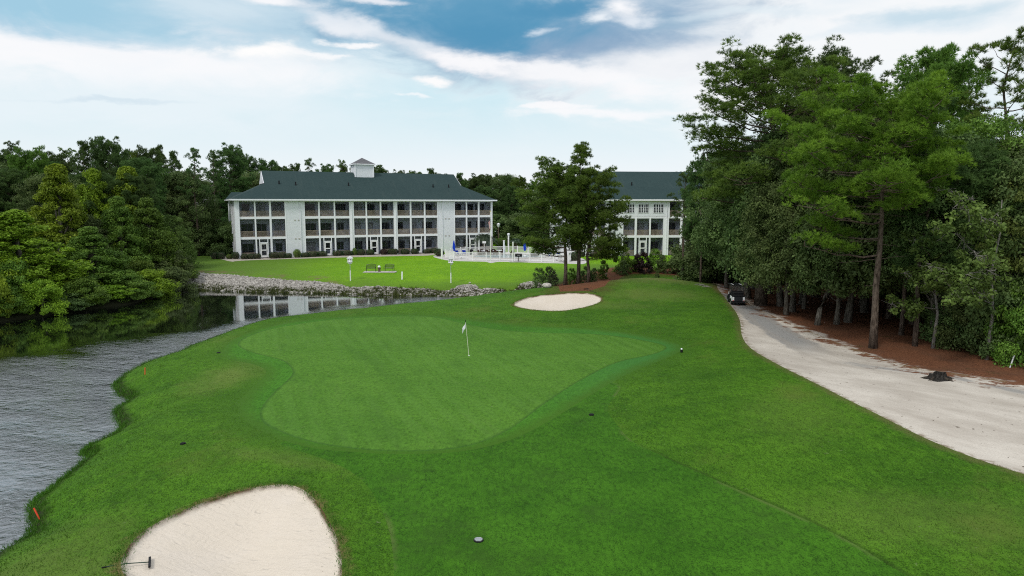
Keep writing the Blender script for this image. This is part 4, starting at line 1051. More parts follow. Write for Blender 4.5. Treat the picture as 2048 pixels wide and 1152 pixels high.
# flagpole with national flag
p_ = gp(981, 524.5, TP); t = empty('flagpole', p_); tag(t, 'tall white flagpole at the pool edge', 'flagpole'); h = aty(981, 424, p_.y).z - p_.z
MB().tube([(0, 0, -.1), (0, 0, h)], [.075, .045], 10).build('pole', M['vinyl'], t); MB().lathe([(0, h), (.09, h + .06), (.09, h + .12), (0, h + .18)], 10).build('finial', simple('gilded_ball', (.6, .45, .15), .3, .5, .1), t)
def m_flag():
    m, tt, b = newmat('striped_flag_cloth', .8, .1); q = tt.n.new('ShaderNodeUVMap'); sp = tt.n.new('ShaderNodeSeparateXYZ'); tt.l.new(q.outputs[0], sp.inputs[0]); x, y = sp.outputs[0], sp.outputs[1]
    st = tt.math('GREATER_THAN', tt.math('FRACT', tt.math('MULTIPLY', y, 6.5)), .5)
    c_ = tt.mix(st, (.55, .02, .04), (.80, .80, .80))
    can = tt.math('MULTIPLY', tt.math('LESS_THAN', x, .4), tt.math('LESS_THAN', y, 7 / 13))
    vx = tt.n.new('ShaderNodeCombineXYZ'); tt.put(vx.inputs[0], tt.math('SUBTRACT', tt.math('FRACT', tt.math('MULTIPLY', x, 15)), .5)); tt.put(vx.inputs[1], tt.math('SUBTRACT', tt.math('FRACT', tt.math('MULTIPLY', y, 9.3)), .5))
    star = tt.math('LESS_THAN', tt.vmath('LENGTH', vx.outputs[0]), .22)
    c_ = tt.mix(can, c_, tt.mix(star, (.012, .02, .16), (.8, .8, .8))); tt.put(b.inputs['Base Color'], c_); return m
fl = empty('national_flag', p_ + Vector((0, 0, h - .75))); tag(fl, 'red white and blue striped flag hanging limp on the flagpole', 'flag')
vs, fs, uv = [], [], []; nx, ny = 14, 12
for j in range(ny + 1):
    for i in range(nx + 1):
        a, b_ = i / nx, j / ny; ang = a * 3.3
        vs.append((-.05 + .32 * math.sin(ang * 1.9) * a * .55 - .12 * a + .22 * a * b_, -.07 - .14 * math.cos(ang * 3) * a ** .5, -b_ * 1.05 - a * 1.05)); uv.append((a, b_))
for j in range(ny):
    for i in range(nx): q = j * (nx + 1) + i; fs.append((q, q + 1, q + nx + 2, q + nx + 1))
mb = MB(); mb.add(vs, fs); o = mb.build('cloth', m_flag(), fl, True); ul = o.data.uv_layers.new(name='UVMap')
for lp in o.data.loops: ul.data[lp.index].uv = uv[lp.vertex_index]
MB().tube([(.0, -.065, .05), (.0, -.065, -1.1)], .012, 6).build('halyard_clip', M['steel'], fl)

# ---------------------------------------------------------------- rocks
def rock_mesh(r_, k):
    v = []; f = []
    for i, (th, ph) in enumerate([(0, 0)] + [(R(62), R(a * 60 + 10)) for a in range(6)] + [(R(118), R(a * 60 + 40)) for a in range(6)] + [(R(180), 0)]):
        q = .75 + .5 * r_.random(); v.append((q * math.sin(th) * math.cos(ph), q * math.sin(th) * math.sin(ph) * .8, q * math.cos(th) * .62))
    for a in range(6):
        b = (a + 1) % 6; f += [(0, 1 + a, 1 + b), (1 + a, 7 + a, 1 + b), (1 + b, 7 + a, 7 + b), (13, 7 + b, 7 + a)]
    return np.array(v), f
def riprap():
    r_ = random.Random(11); base = [rock_mesh(r_, k) for k in range(12)]
    lo = RIP.min(0); hi = RIP.max(0); g = np.random.default_rng(3); pts = g.random((40000, 2)) * (hi - lo) + lo
    pts = pts[inside(pts, RIP)]; sw = -sdf(pts, POND); top = sdf(pts, RIP)
    bare = lattice(pts, 2.6, 8) * .5 + .5; keep = (sw > .15) & (top > -.1) & (g.random(len(pts)) < np.where(sw < 1.6, .35 * bare + .12, 1.0)); pts = pts[keep]
    z = Hraw(pts); V = []; Fc = []; n = 0
    for (x, y), zz_ in zip(pts, z):
        v, f = base[r_.randrange(12)]; s = .08 + .15 * r_.random() ** 2.0; a = r_.random() * 6.28; b = r_.random() * .9 - .45
        Rm = np.array(Matrix.Rotation(a, 3, 'Z') @ Matrix.Rotation(b, 3, 'X'))
        V.append((v * s) @ Rm.T + (x, y, zz_ + s * .12)); Fc += [tuple(i + n for i in q) for q in f]; n += len(v)
    me = bpy.data.meshes.new('riprap_rocks'); me.from_pydata(np.vstack(V).tolist(), [], Fc)
    tn = me.attributes.new('tint', 'FLOAT', 'FACE'); per = len(base[0][1]); tn.data.foreach_set('value', np.repeat(g.random(len(V)), per).astype(np.float32))
    m, t, b = newmat('riprap_stone', .95, .1); c = t.mix(t.attr('tint'), (.24, .225, .205), (.50, .475, .435)); t.put(b.inputs['Base Color'], t.mix(t.rng(t.noise(t.pos(), 5, 4), .4, .7, 0, .5), c, (.20, .18, .16)))
    me.materials.append(m); o = bpy.data.objects.new('riprap_rocks', me); COL.objects.link(o); tag(o, 'pale broken rocks lining the far bank of the pond', kind='stuff')
riprap()
def boulder(u, v, s, label, tmin=60):
    p_ = gp(u, v, tmin); t = empty('boulder', p_); tag(t, label, 'boulder'); r_ = random.Random(int(u)); v_, f_ = rock_mesh(r_, 0)
    mb = MB(); mb.add([tuple(Vector(q) * s + Vector((0, 0, s * .4))) for q in v_], f_); o = mb.build('stone', M['stone'], t)
    sb = o.modifiers.new('sub', 'SUBSURF'); sb.levels = sb.render_levels = 1
boulder(1094, 576, .62, 'large pale boulder beside the shrubs under the three pines'); boulder(940, 567, .22, 'rounded pale stone on top of the rock mound below the pool', 74)
# ---------------------------------------------------------------- vegetation
def unit(a): return a / (np.linalg.norm(a, axis=-1, keepdims=True) + 1e-9)
def mesh_np(name, V, Fc, tint, mat, smooth=False):
    """V (n,3), Fc (m,k) same-size faces"""
    me = bpy.data.meshes.new(name); n, m, k = len(V), len(Fc), Fc.shape[1]
    me.vertices.add(n); me.vertices.foreach_set('co', V.astype(np.float32).ravel())
    me.loops.add(m * k); me.loops.foreach_set('vertex_index', Fc.astype(np.int32).ravel())
    me.polygons.add(m); me.polygons.foreach_set('loop_start', np.arange(0, m * k, k, dtype=np.int32))
    if tint is not None:
        q = me.attributes.new('tint', 'FLOAT', 'FACE'); q.data.foreach_set('value', np.clip(tint, 0, 1).astype(np.float32))
    me.materials.append(mat); me.update(calc_edges=True); return me
def needles(C, rad, g, tufts=16, spikes=9, L=.30, W=.035, flat=.6, up=.6, cen=None):
    """pine foliage: bottle-brush tufts of needles over the top and outside of each clump"""
    n = len(C); u = unit(g.normal(size=(n, tufts, 3))); u[..., 2] = np.where(u[..., 2] < -.25, -u[..., 2], u[..., 2])
    pos = C[:, None] + u * np.array([1, 1, flat]) * (rad[:, None, None] * (.35 + .65 * g.random((n, tufts, 1)) ** .5))
    td = unit(u * .8 + np.array([0, 0, up]) + g.normal(size=u.shape) * .15)
    sd_ = unit(td[:, :, None] + g.normal(size=(n, tufts, spikes, 3)) * .55)
    p = np.repeat(pos[:, :, None], spikes, 2) + sd_ * .03
    ln = L * (.75 + .5 * g.random((n, tufts, spikes, 1)))
    side = unit(np.cross(sd_, unit(g.normal(size=sd_.shape)))) * W
    V = np.stack([p - side, p + side, p + sd_ * ln], 3).reshape(-1, 3)
    Fc = np.arange(len(V)).reshape(-1, 3)
    tn = (g.random((n, 1, 1)) * .5 + g.random((n, tufts, 1)) * .35 + g.random((n, tufts, spikes)) * .15).ravel()
    return V, Fc, tn
def leaves(C, rad, g, per=90, size=.2, flat=.75, out=.7, droop=0.0):
    n = len(C); u = unit(g.normal(size=(n, per, 3)))
    pos = C[:, None] + u * np.array([1, 1, flat]) * (rad[:, None, None] * g.random((n, per, 1)) ** .45)
    nr = unit(u * out + np.array([0, 0, .45]) + g.normal(size=u.shape) * .65)
    t1 = unit(np.cross(nr, g.normal(size=nr.shape))); t2 = np.cross(nr, t1)
    s = size * (.6 + .8 * g.random((n, per, 1)))
    a = pos + t1 * s * .75; b = pos + t2 * s * .42 + nr * s * .08; c_ = pos - t1 * s * .75; d = pos - t2 * s * .42 + nr * s * .08
    if droop: 
        a = a - np.array([0, 0, 1]) * s * droop
    V = np.stack([a, b, c_, d], 2).reshape(-1, 3); Fc = np.arange(len(V)).reshape(-1, 4)
    tn = (g.random((n, 1)) * .55 + g.random((n, per)) * .45).ravel()
    return V, Fc, tn

class Proto: pass
def bez(a, b, c_, k): return a * (1 - k) ** 2 + b * 2 * k * (1 - k) + c_ * k * k
def finish(name, trunk_mb, bark, V, Fc, tn, leafmat, H, Rr):
    p = Proto(); tr = trunk_mb; me = bpy.data.meshes.new('trunk'); me.from_pydata(tr.v, [], tr.f); me.materials.append(bark)
    me.polygons.foreach_set('use_smooth', [True] * len(me.polygons)); p.trunk = me; p.crown = mesh_np('crown', V, Fc, tn, leafmat); p.H = float(np.percentile(V[:, 2], 99.7)); p.R = float(np.percentile(np.hypot(V[:, 0], V[:, 1]), 95)); p.name = name; return p
def pine(seed, H=18, base=.42, Rr=5.0, nl=34, shape='round', lean=.4, bare=5, clump=.85, mat='needle', tufts=18, spikes=9, W=.035, L=.32, side=5, tr0=None, asym=None, fl=.85, extra=()):
    g = np.random.default_rng(seed); r_ = random.Random(seed); mb = MB()
    r0 = tr0 or H * .0155; kn = [Vector((lean * math.sin(k * 1.7 + seed) * k / 7, lean * math.cos(k * 1.3 + seed) * k / 7, H * k / 7 - (.15 if k == 0 else 0))) for k in range(8)]
    mb.tube(kn, [r0 * 1.22] + [r0 * (1 - .86 * (k / 7) ** 1.15) for k in range(1, 8)], 9)
    def tp(t):
        q = min(t * 7, 6.999); i = int(q); return kn[i].lerp(kn[i + 1], q - i)
    C = []; rad = []
    def limb(t, az, Ln, el, rr, dead=False):
        a = tp(t); d = Vector((math.cos(az) * math.cos(el), math.sin(az) * math.cos(el), math.sin(el)))
        b = a + d * Ln * .5 + Vector((0, 0, -.06 * Ln)); e = a + d * Ln + Vector((0, 0, Ln * (.16 if not dead else -.1)))
        pth = [bez(a, b, e, k / 5) + Vector((r_.uniform(-1, 1), r_.uniform(-1, 1), r_.uniform(-.6, .6))) * .035 * Ln * (0 < k < 5) for k in range(6)]
        mb.tube(pth, [rr * (1 - .16 * k) for k in range(6)], 5, False)
        return pth, d
    for i in range(nl):
        tt = (i + r_.random() * .6) / nl; t = base + (1 - base) * tt * .97; az = i * 2.399 + r_.uniform(-.5, .5)
        if shape == 'round': pr = (1 - ((tt - .38) / .66) ** 2) ** .5 if abs(tt - .38) < .66 else .1
        elif shape == 'flat': pr = .55 + .45 * math.sin(tt * 2.6) - .25 * tt ** 6
        elif shape == 'open': pr = .75 * (1 - .5 * tt) + .3 * math.sin(tt * 17)
        else: pr = 1.02 - tt * .9
        Ln = max(.6, Rr * pr * r_.uniform(.72, 1.1)); el = -.12 + .85 * tt ** 1.5 + r_.uniform(-.12, .15)
        if asym: Ln *= 1 + asym[0] * math.cos(az - asym[1])
        pth, d = limb(t, az, Ln, el, max(.03, r0 * .30 * (1 - .5 * tt)))
        lat = Vector((-d.y, d.x, 0)); ns = max(2, int(Ln * side / 4))
        for j in range(ns):
            k = 1 - (j / ns) * .62; q = pth[min(5, int(k * 5))].lerp(pth[min(5, int(k * 5) + 1)], k * 5 % 1)
            o = lat * r_.uniform(-1, 1) * (.25 + (1 - k) * .75) * Ln * .45; e = q + o + Vector((0, 0, r_.uniform(-.25, 1.1) * clump * 1.1))
            if o.length > .5: mb.tube([q, q.lerp(e, .6) + Vector((0, 0, -.1)), e], [.035, .025, .012], 4, False)
            C.append(e); rad.append(clump * r_.uniform(.6, 1.15) * (1 - .25 * tt))
    for t, az, Ln, el in extra:
        pth, d = limb(t, az, Ln, el, .09); lat = Vector((-d.y, d.x, 0))
        for j in range(9):
            k = .42 + .58 * j / 8; q = pth[min(5, int(k * 5))].lerp(pth[min(5, int(k * 5) + 1)], k * 5 % 1); e = q + lat * r_.uniform(-1, 1) * Ln * .2 + Vector((0, 0, r_.uniform(0, .55)))
            mb.tube([q, q.lerp(e, .6), e], [.04, .025, .012], 4, False); C.append(e); rad.append(clump * r_.uniform(.7, 1.1))
    for j in range(4): C.append(tp(1) + Vector((r_.uniform(-.5, .5), r_.uniform(-.5, .5), r_.uniform(-.7, .35)))); rad.append(clump * .65)
    for i in range(bare):
        t = base * r_.uniform(.45, .98); pth, d = limb(t, r_.random() * 6.28, Rr * r_.uniform(.2, .55), r_.uniform(-.1, .3), .035, True)
        q = pth[3]; mb.tube([q, q + Vector((r_.uniform(-1, 1), r_.uniform(-1, 1), .3)) * .8], [.02, .008], 4, False)
    C = np.array(C); V, Fc, tn = needles(C, np.array(rad), g, tufts, spikes, L, W, fl)
    return finish('pine_tree', mb, M['pine_bark'], V, Fc, tn, M[mat], H, Rr)
def broad(seed, H=12, base=.25, Rr=4.5, n=150, mat='oak', bark='oak_bark', shape='round', clump=.95, per=210, size=.135, limbs=11, lean=.5, twin=False, r0=None, flat=.7, droop=0.0, cbot=None):
    g = np.random.default_rng(seed); r_ = random.Random(seed); mb = MB(); r0 = r0 or H * .02
    C = []; rad = []; zb = H * base if cbot is None else cbot
    for i in range(n):
        tt = g.random()
        if shape == 'cone': pr = (1 - tt) ** .9 * (1 + .16 * math.sin(tt * 24 + seed)) + .06
        elif shape == 'dome': pr = math.sqrt(max(0, 1 - tt ** 2.2))
        else: pr = math.sqrt(max(.02, 1 - ((tt - .42) / .6) ** 2))
        a = g.random() * 6.283; rr = Rr * pr * (.35 + .65 * g.random() ** .5) * (1 + .18 * math.sin(3 * a + seed) + .10 * math.sin(5 * a + tt * 9))
        z = zb + (H - zb) * tt * .96
        C.append((rr * math.cos(a), rr * math.sin(a), z)); rad.append(clump * (.55 + .75 * g.random()) * (1 - .35 * tt if shape == 'cone' else 1))
    C = np.array(C); rad = np.array(rad); x0 = [lean * math.sin(seed), lean * math.cos(seed)]
    C[:, :2] += np.array(x0) * (C[:, 2:3] / H)
    for s in range(2 if twin else 1):
        o = Vector((.35 * s, .2 * s, 0)); top = Vector((x0[0] + .6 * s, x0[1] - .3 * s, H * (.85 if shape == 'cone' else .62)))
        kn = [o + (top - o) * (k / 5) + Vector((r_.uniform(-1, 1), r_.uniform(-1, 1), 0)) * lean * .22 * (0 < k) + Vector((0, 0, -.15 if k == 0 else 0)) for k in range(6)]
        mb.tube(kn, [r0 * 1.35] + [r0 * (1 - .15 * k) for k in range(1, 6)], 8)
    idx = list(range(len(C))); r_.shuffle(idx)
    for i in idx[:limbs * 3]:
        e = Vector(C[i]); k = min(.92, max(.25, (e.z / H) * .72)); q = min(k * 5, 4.99); a = kn[int(q)].lerp(kn[int(q) + 1], q % 1)
        b = a.lerp(e, .5) + Vector((0, 0, (e - a).length * .12)); rr = r0 * (.34 if i in idx[:limbs] else .16)
        pth = [bez(a, b, e, j / 4) + Vector((r_.uniform(-1, 1), r_.uniform(-1, 1), r_.uniform(-1, 1))) * .06 * (0 < j < 4) for j in range(5)]
        mb.tube(pth, [rr * (1 - .2 * j) for j in range(5)], 5, False)
    V, Fc, tn = leaves(C, rad, g, per, size, flat, droop=droop)
    return finish('broadleaf_tree', mb, M[bark], V, Fc, tn, M[mat], H, Rr)

TREES = []
def plant(P, u, y, vtop, label, wpx=None, mat=None, cat='tree', group=None, rz=None, name=None, x=None, Hm=None, wid=1.0):
    """set a tree at column u, y metres ahead, its top at row vtop, crown wpx wide"""
    X = aty(u, 520, y).x if x is None else x
    z = Hz(X, y) - .05; zt = aty(u, vtop, y).z if Hm is None else z + Hm
    sz = (zt - z) / P.H; sx = (wpx * y / F) / (2 * P.R) if wpx else sz * wid
    root = empty(name or P.name, (X, y, z), rnd.random() * 6.28 if rz is None else rz); root.scale = (sx, sx, sz)
    tag(root, label, cat, group)
    for nm, me in (('trunk', P.trunk), ('crown', P.crown)):
        o = bpy.data.objects.new(nm, me); COL.objects.link(o); o.parent = root
        if nm == 'crown' and mat:
            o.material_slots[0].link = 'OBJECT'; o.material_slots[0].material = M[mat]
    return root

# one of each kind
PA = pine(1, 19, .34, 5.2, 48, 'round', mat='needle_dark', clump=1.0, tufts=30, spikes=11, W=.030, L=.34, side=10)
PB = pine(2, 20, .40, 4.6, 44, 'flat', mat='needle_dark', clump=1.0, tufts=30, spikes=11, W=.030, L=.34, side=10)
PC = pine(3, 17, .26, 4.4, 46, 'cone', mat='needle_dark', clump=.8, tufts=24, spikes=11, W=.030, L=.34, side=8)
PD = pine(4, 22, .60, 4.0, 28, 'open', mat='needle_dark', clump=.7, tufts=20, spikes=11, W=.03, L=.32, side=6)
HERO = pine(21, 17.6, .60, 5.6, 44, 'round', .25, 9, .74, 'needle_bright', 26, 13, .018, .26, 11, .24, (.3, 3.1), .8, ((.40, 3.3, 5.2, -.02), (.47, 2.6, 4.2, .05), (.54, 3.6, 6.3, .0), (.57, 3.0, 5.6, .08), (.60, .4, 3.2, .1)))
TALL = pine(22, 24, .45, 6.6, 58, 'round', .7, 6, .85, 'needle', 26, 12, .022, .30, 9, .42)
OPEN = pine(23, 23, .55, 4.6, 30, 'open', .5, 4, .55, 'needle', 20, 13, .018, .30, 7, .27)
TRIO = [pine(31, 15.5, .34, 4.3, 42, 'round', .35, 5, .85, 'needle', 28, 12, .026, .28, 12, .24, (.35, 3.3), .85, ((.28, 3.1, 3.6, .0), (.32, 2.8, 4.4, .05), (.36, 3.5, 4.4, .05))), pine(32, 16.5, .42, 3.2, 34, 'cone', .35, 5, .75, 'needle', 26, 11, .026, .28, 11, .22), pine(33, 13.5, .28, 3.8, 38, 'round', .9, 6, .8, 'needle', 26, 11, .026, .28, 11, .21, (.35, .2), .85, ((.30, .1, 3.6, -.08), (.26, -.3, 2.8, -.05), (.36, .3, 4.0, .0)))]
BA = broad(41, 13, .22, 4.8, 210); BB = broad(42, 11, .18, 4.4, 180, shape='dome'); BC = broad(43, 15, .25, 4.6, 220, lean=1.0)
CY = broad(51, 15, .08, 3.8, 230, 'lime', shape='cone', clump=.8, per=220, size=.15, flat=.85, droop=.4); CZ = broad(52, 13, .05, 4.4, 240, 'midgreen', shape='cone', clump=.85, per=220, size=.15, flat=.85, droop=.35)
US = broad(61, 4.5, .04, 2.6, 90, 'midgreen', shape='dome', clump=.7, per=170, size=.13, limbs=6, r0=.06)      # bank shrub
FINE = broad(62, 7.5, .05, 3.4, 170, 'midgreen', shape='dome', clump=.7, per=150, size=.12, limbs=9, r0=.10)

PALE = broad(63, 10, .42, 3.6, 90, 'olive', 'oak_bark', 'round', .62, 120, .12, 16, 1.2, r0=.12)
# --- left bank: light green front rank over the water
LB = [(CY, 45, 62.5, 422, 235, 'lime', 'bright light green tree at the left edge of the photo, leaning over the water'),
      (CY, 122, 73, 330, 165, 'lime', 'tall light green conical tree on the left bank'),
      (CZ, 205, 84, 340, 150, 'lime', 'yellow green conical tree right behind the tall light one on the left bank'),
      (CY, 258, 86, 335, 150, 'lime', 'second yellow green conical tree further right on the left bank'),
      (CZ, 250, 79, 395, 150, 'midgreen', 'wide mid green tree in the middle of the left bank'),
      (CZ, 300, 82, 398, 150, 'midgreen', 'mid green tree overhanging the water near the right end of the left bank'),
      (FINE, 350, 90, 432, 105, 'olive', 'round olive green tree at the right end of the left bank, beside the lawn'),
      (CZ, 190, 70, 455, 190, 'midgreen', 'drooping green tree at the waterline below the tall conical one'),
      (CZ, -60, 60, 400, 210, 'lime', 'light green tree cut off by the left edge of the photo'),
      (BB, 160, 76, 430, 150, 'oak', 'dark round tree between the two light trees at the left'),
      (FINE, 340, 83, 500, 130, 'oak', 'dark rounded shrub tree at the right foot of the left bank')]
for P, u, y, v, w, m, lb in LB: plant(P, u, y + (4.5 if u < 240 else 3.5), v, lb, w * .88, m, rz=None)
bank = [(6, 59.5, 575), (75, 61.5, 560), (120, 64.5, 585), (165, 66.5, 555), (215, 69.5, 570), (262, 71.5, 560), (300, 75.5, 540), (335, 80, 535), (240, 73, 540), (140, 68, 540), (30, 62, 520), (100, 66, 525), (318, 84, 520), (280, 78, 520), (-30, 58, 520)]
for i, (u, y, v) in enumerate(bank):
    o = plant(US, u, y + (2.5 if u < 110 else 1.8), v, 'leafy green shrub at the foot of the trees along the left waterline', 92, ['midgreen', 'lime', 'oak', 'midgreen', 'lime'][i % 5], 'shrub', 'shrubs along the left waterline', name='bank_shrub')
# --- left forest: dark pines behind
sil = [(-80, 290), (-30, 285), (15, 300), (45, 282), (75, 300), (100, 292), (125, 305), (150, 296), (180, 284), (205, 277), (232, 276), (262, 300), (285, 302), (310, 296), (335, 292), (360, 304), (398, 296), (436, 300), (468, 291), (505, 312), (545, 320), (580, 332), (602, 328), (626, 317), (660, 330), (690, 320), (722, 334), (764, 332), (800, 342), (835, 344), (862, 338), (905, 356), (928, 360), (955, 354), (985, 350), (1012, 352), (1040, 354), (1068, 362), (1095, 368), (1180, 350), (1225, 358), (1270, 356), (1320, 352), (1360, 345), (1410, 330)]
g_ = random.Random(17)
def where(u):
    if u < 110: return 'above the left edge of the pond'
    if u < 300: return 'behind the light green trees of the left bank'
    if u < 480: return 'between the left bank and the white condo building'
    if u < 700: return 'showing above the left half of the condo roof'
    if u < 920: return 'showing above the right half of the condo roof'
    if u < 1130: return 'in the gap between the two condo buildings'
    return 'behind the second condo building'
for i, (u, v) in enumerate(sil):
    yb = 108 + g_.random() * 22 if u < 470 else 158 + g_.random() * 22
    if u < 320: yb = 98 + g_.random() * 16
    if 415 < u < 470: yb = 140 + g_.random() * 12
    P = [PA, PB, PC, PA, PB, PD][g_.randrange(6)]
    if u in (398, 626): P = PD
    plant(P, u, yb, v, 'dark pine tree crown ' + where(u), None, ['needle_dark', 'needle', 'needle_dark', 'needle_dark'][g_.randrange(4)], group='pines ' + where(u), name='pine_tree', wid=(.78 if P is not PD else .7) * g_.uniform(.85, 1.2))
for u0, u1, du, y, vv in ((-90, 330, 62, 92, 345), (-90, 345, 58, 102, 322), (320, 415, 40, 118, 350), (400, 470, 40, 146, 350), (480, 940, 36, 166, 336), (470, 1500, 60, 150, 366), (480, 1500, 56, 172, 352)):
    u = u0
    while u < u1:
        P = [PA, PC, BA, PA, PB, BC][g_.randrange(6)]
        nm = 'pine_tree' if P.name[0] == 'p' else 'broadleaf_tree'
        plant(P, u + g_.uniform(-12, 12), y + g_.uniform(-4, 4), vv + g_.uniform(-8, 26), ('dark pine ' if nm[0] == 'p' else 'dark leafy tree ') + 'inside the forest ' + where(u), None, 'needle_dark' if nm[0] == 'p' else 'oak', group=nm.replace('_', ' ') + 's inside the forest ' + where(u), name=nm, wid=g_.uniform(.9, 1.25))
        u += du * g_.uniform(.8, 1.2)
for u in range(330, 480, 24):                                # dark undergrowth at the forest edge left of the building
    plant(US, u + g_.uniform(-8, 8), 118 + g_.uniform(-4, 5), 452 + g_.uniform(-15, 15), 'dark undergrowth bush at the forest edge left of the condo building', None, 'oak', 'shrub', 'undergrowth left of the condo building', name='undergrowth_bush', wid=1.2)
for u in list(range(985, 1145, 22)):
    plant(US, u + g_.uniform(-8, 8), 148 + g_.uniform(-4, 5), 440 + g_.uniform(-15, 12), 'dark bush under the trees between the two condo buildings', None, 'oak', 'shrub', 'bushes between the condo buildings', name='undergrowth_bush', wid=1.2)

# --- three pines on the mound
plant(TRIO[0], 1131, 77.5, 318, 'broad pine, leftmost trunk of the three in front of the pool', None, rz=0, wid=1.2)
plant(TRIO[1], 1157, 78, 288, 'tallest of the three pines in front of the pool, pointed top', None, rz=1, wid=1.15)
plant(TRIO[2], 1178, 77, 335, 'shorter leaning pine, rightmost trunk of the three in front of the pool', None, rz=0, wid=1.08)

# --- right woods
plant(HERO, 1757, 43.6, 140, 'big bright green pine with straight bare trunk beside the sandy path', 370, rz=0)
plant(TALL, 1525, 62, 84, 'tallest dark pine towering over the cart path', 330, 'needle', rz=1.0)
plant(TALL, 1635, 68, 96, 'tall dark pine right behind the tallest one', 240, 'needle_dark', rz=2.5)
plant(PB, 1845, 58, 98, 'tall pine showing above and behind the bright green pine', 170, 'needle', rz=.3)
plant(OPEN, 1992, 52, 68, 'thin open crowned pine standing against the sky at the right edge', 190, 'needle', rz=2.2)
plant(OPEN, 2085, 58, 150, 'open pine cut off by the right edge of the photo', 190, 'needle')
plant(PA, 1402, 76, 308, 'dark pine at the left tip of the right woods, in front of the second building', 75, 'needle_dark')
plant(PD, 1366, 82, 345, 'small dark pine branching over the roof of the second condo building', 62, 'needle_dark')
RW = [(BA, 1455, 72, 300, 140, 'oak', 'dense oak at the left front of the right woods'),
      (BC, 1500, 66, 292, 190, 'oak', 'tall oak behind the golf cart'),
      (BA, 1590, 58, 318, 210, 'oak', 'broad oak right of the golf cart'),
      (BB, 1612, 60, 186, 150, 'oak_grey', 'grey green crown between the tall dark pine and the bright pine'),
      (BA, 1680, 52, 360, 200, 'oak', 'oak left of the bright pine trunk'),
      (BC, 1880, 47, 262, 250, 'oak', 'dark leafy tree behind the bright pine trunk on its right'),
      (BC, 1965, 46, 235, 260, 'midgreen', 'mid green leafy tree below the open pine at the right'),
      (PALE, 2035, 42, 345, 230, 'olive', 'pale olive green tree with open crown at the right edge'),
      (BA, 1800, 56, 300, 220, 'oak', 'oak deep behind the bright pine'),
      (BB, 2050, 42, 300, 260, 'oak', 'dark leafy tree at the right edge behind the pale one'),
      (BA, 1475, 80, 380, 150, 'oak', 'dark oak at the bend of the cart path'),
      (BC, 1540, 74, 330, 180, 'oak', 'oak behind the bend of the cart path')]
for P, u, y, v, w, m, lb in RW: plant(P, u, y, v, lb, w, m)
# oaks whose trunks show along the path
TR = [(1511, 73, 'oak trunk at the bend of the cart path'), (1543, 70, 'second oak trunk from the bend of the cart path'), (1566, 61.5, 'leaning oak trunk beside the white stake'), (1578, 56, 'mottled oak trunk right of the white stake'), (1608, 63, 'dark oak trunk deeper in the woods right of the white stake'), (1702, 53, 'pale leaning trunk left of the bright pine'), (1813, 48, 'slim dark pine trunk right of the bright pine'), (1842, 44.2, 'pale slender pine trunk further right of the bright pine'), (1735, 58, 'oak trunk hidden behind the bright pine')]
for i, (u, y, lb) in enumerate(TR):
    tall = u in (1813, 1842); plant(OPEN if tall else [BA, BC, BB][i % 3], u, y, 0, lb, None, 'needle_dark' if tall else 'oak', Hm=16.5 if tall else 11 + 2.5 * (i % 3), wid=.85)
# woods behind: rows that close the view
for i in range(58):
    y = g_.uniform(44, 100); x = .33 * y + 9 + abs(g_.gauss(0, 1)) * 13 + g_.random() * 8
    if x > 66: x = g_.uniform(30, 66)
    P = [BA, BB, BC, PA, PC, BA][g_.randrange(6)]; nm = P.name
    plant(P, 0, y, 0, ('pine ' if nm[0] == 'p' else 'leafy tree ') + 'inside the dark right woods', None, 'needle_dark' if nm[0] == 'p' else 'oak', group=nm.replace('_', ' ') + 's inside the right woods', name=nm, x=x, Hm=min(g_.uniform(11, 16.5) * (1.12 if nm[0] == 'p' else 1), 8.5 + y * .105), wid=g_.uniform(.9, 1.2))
for i in range(60):
    y = g_.uniform(50, 104); x = .43 * y + 9 + abs(g_.gauss(0, 1)) * 7
    plant(US, 0, y, 0, 'dark undergrowth bush deep under the right woods', None, 'oak', 'shrub', 'undergrowth under the right woods', name='undergrowth_bush', x=x, Hm=g_.uniform(2.2, 5), wid=1.3)
for i, (u, y, v) in enumerate(((1930, 44.5, 600), (1975, 42.5, 575), (2015, 41, 555), (2060, 40, 560), (1990, 45, 510), (2040, 43, 480), (1960, 47, 560), (2090, 38.5, 600))):
    plant(US, u, y, v, 'dark bushy undergrowth at the right edge beside the sandy path', 130, ['oak', 'midgreen'][i % 2 and i > 2], 'shrub', 'bushes at the right edge beside the path', name='undergrowth_bush')
for i in range(14):
    u = 1405 + i * 11; plant(US, u, 84 + g_.uniform(-3, 4), 470 + g_.uniform(-25, 25), 'dark bush at the back of the pine straw left of the cart path', None, 'oak', 'shrub', 'dark bushes behind the cart path', name='undergrowth_bush', wid=1.1)
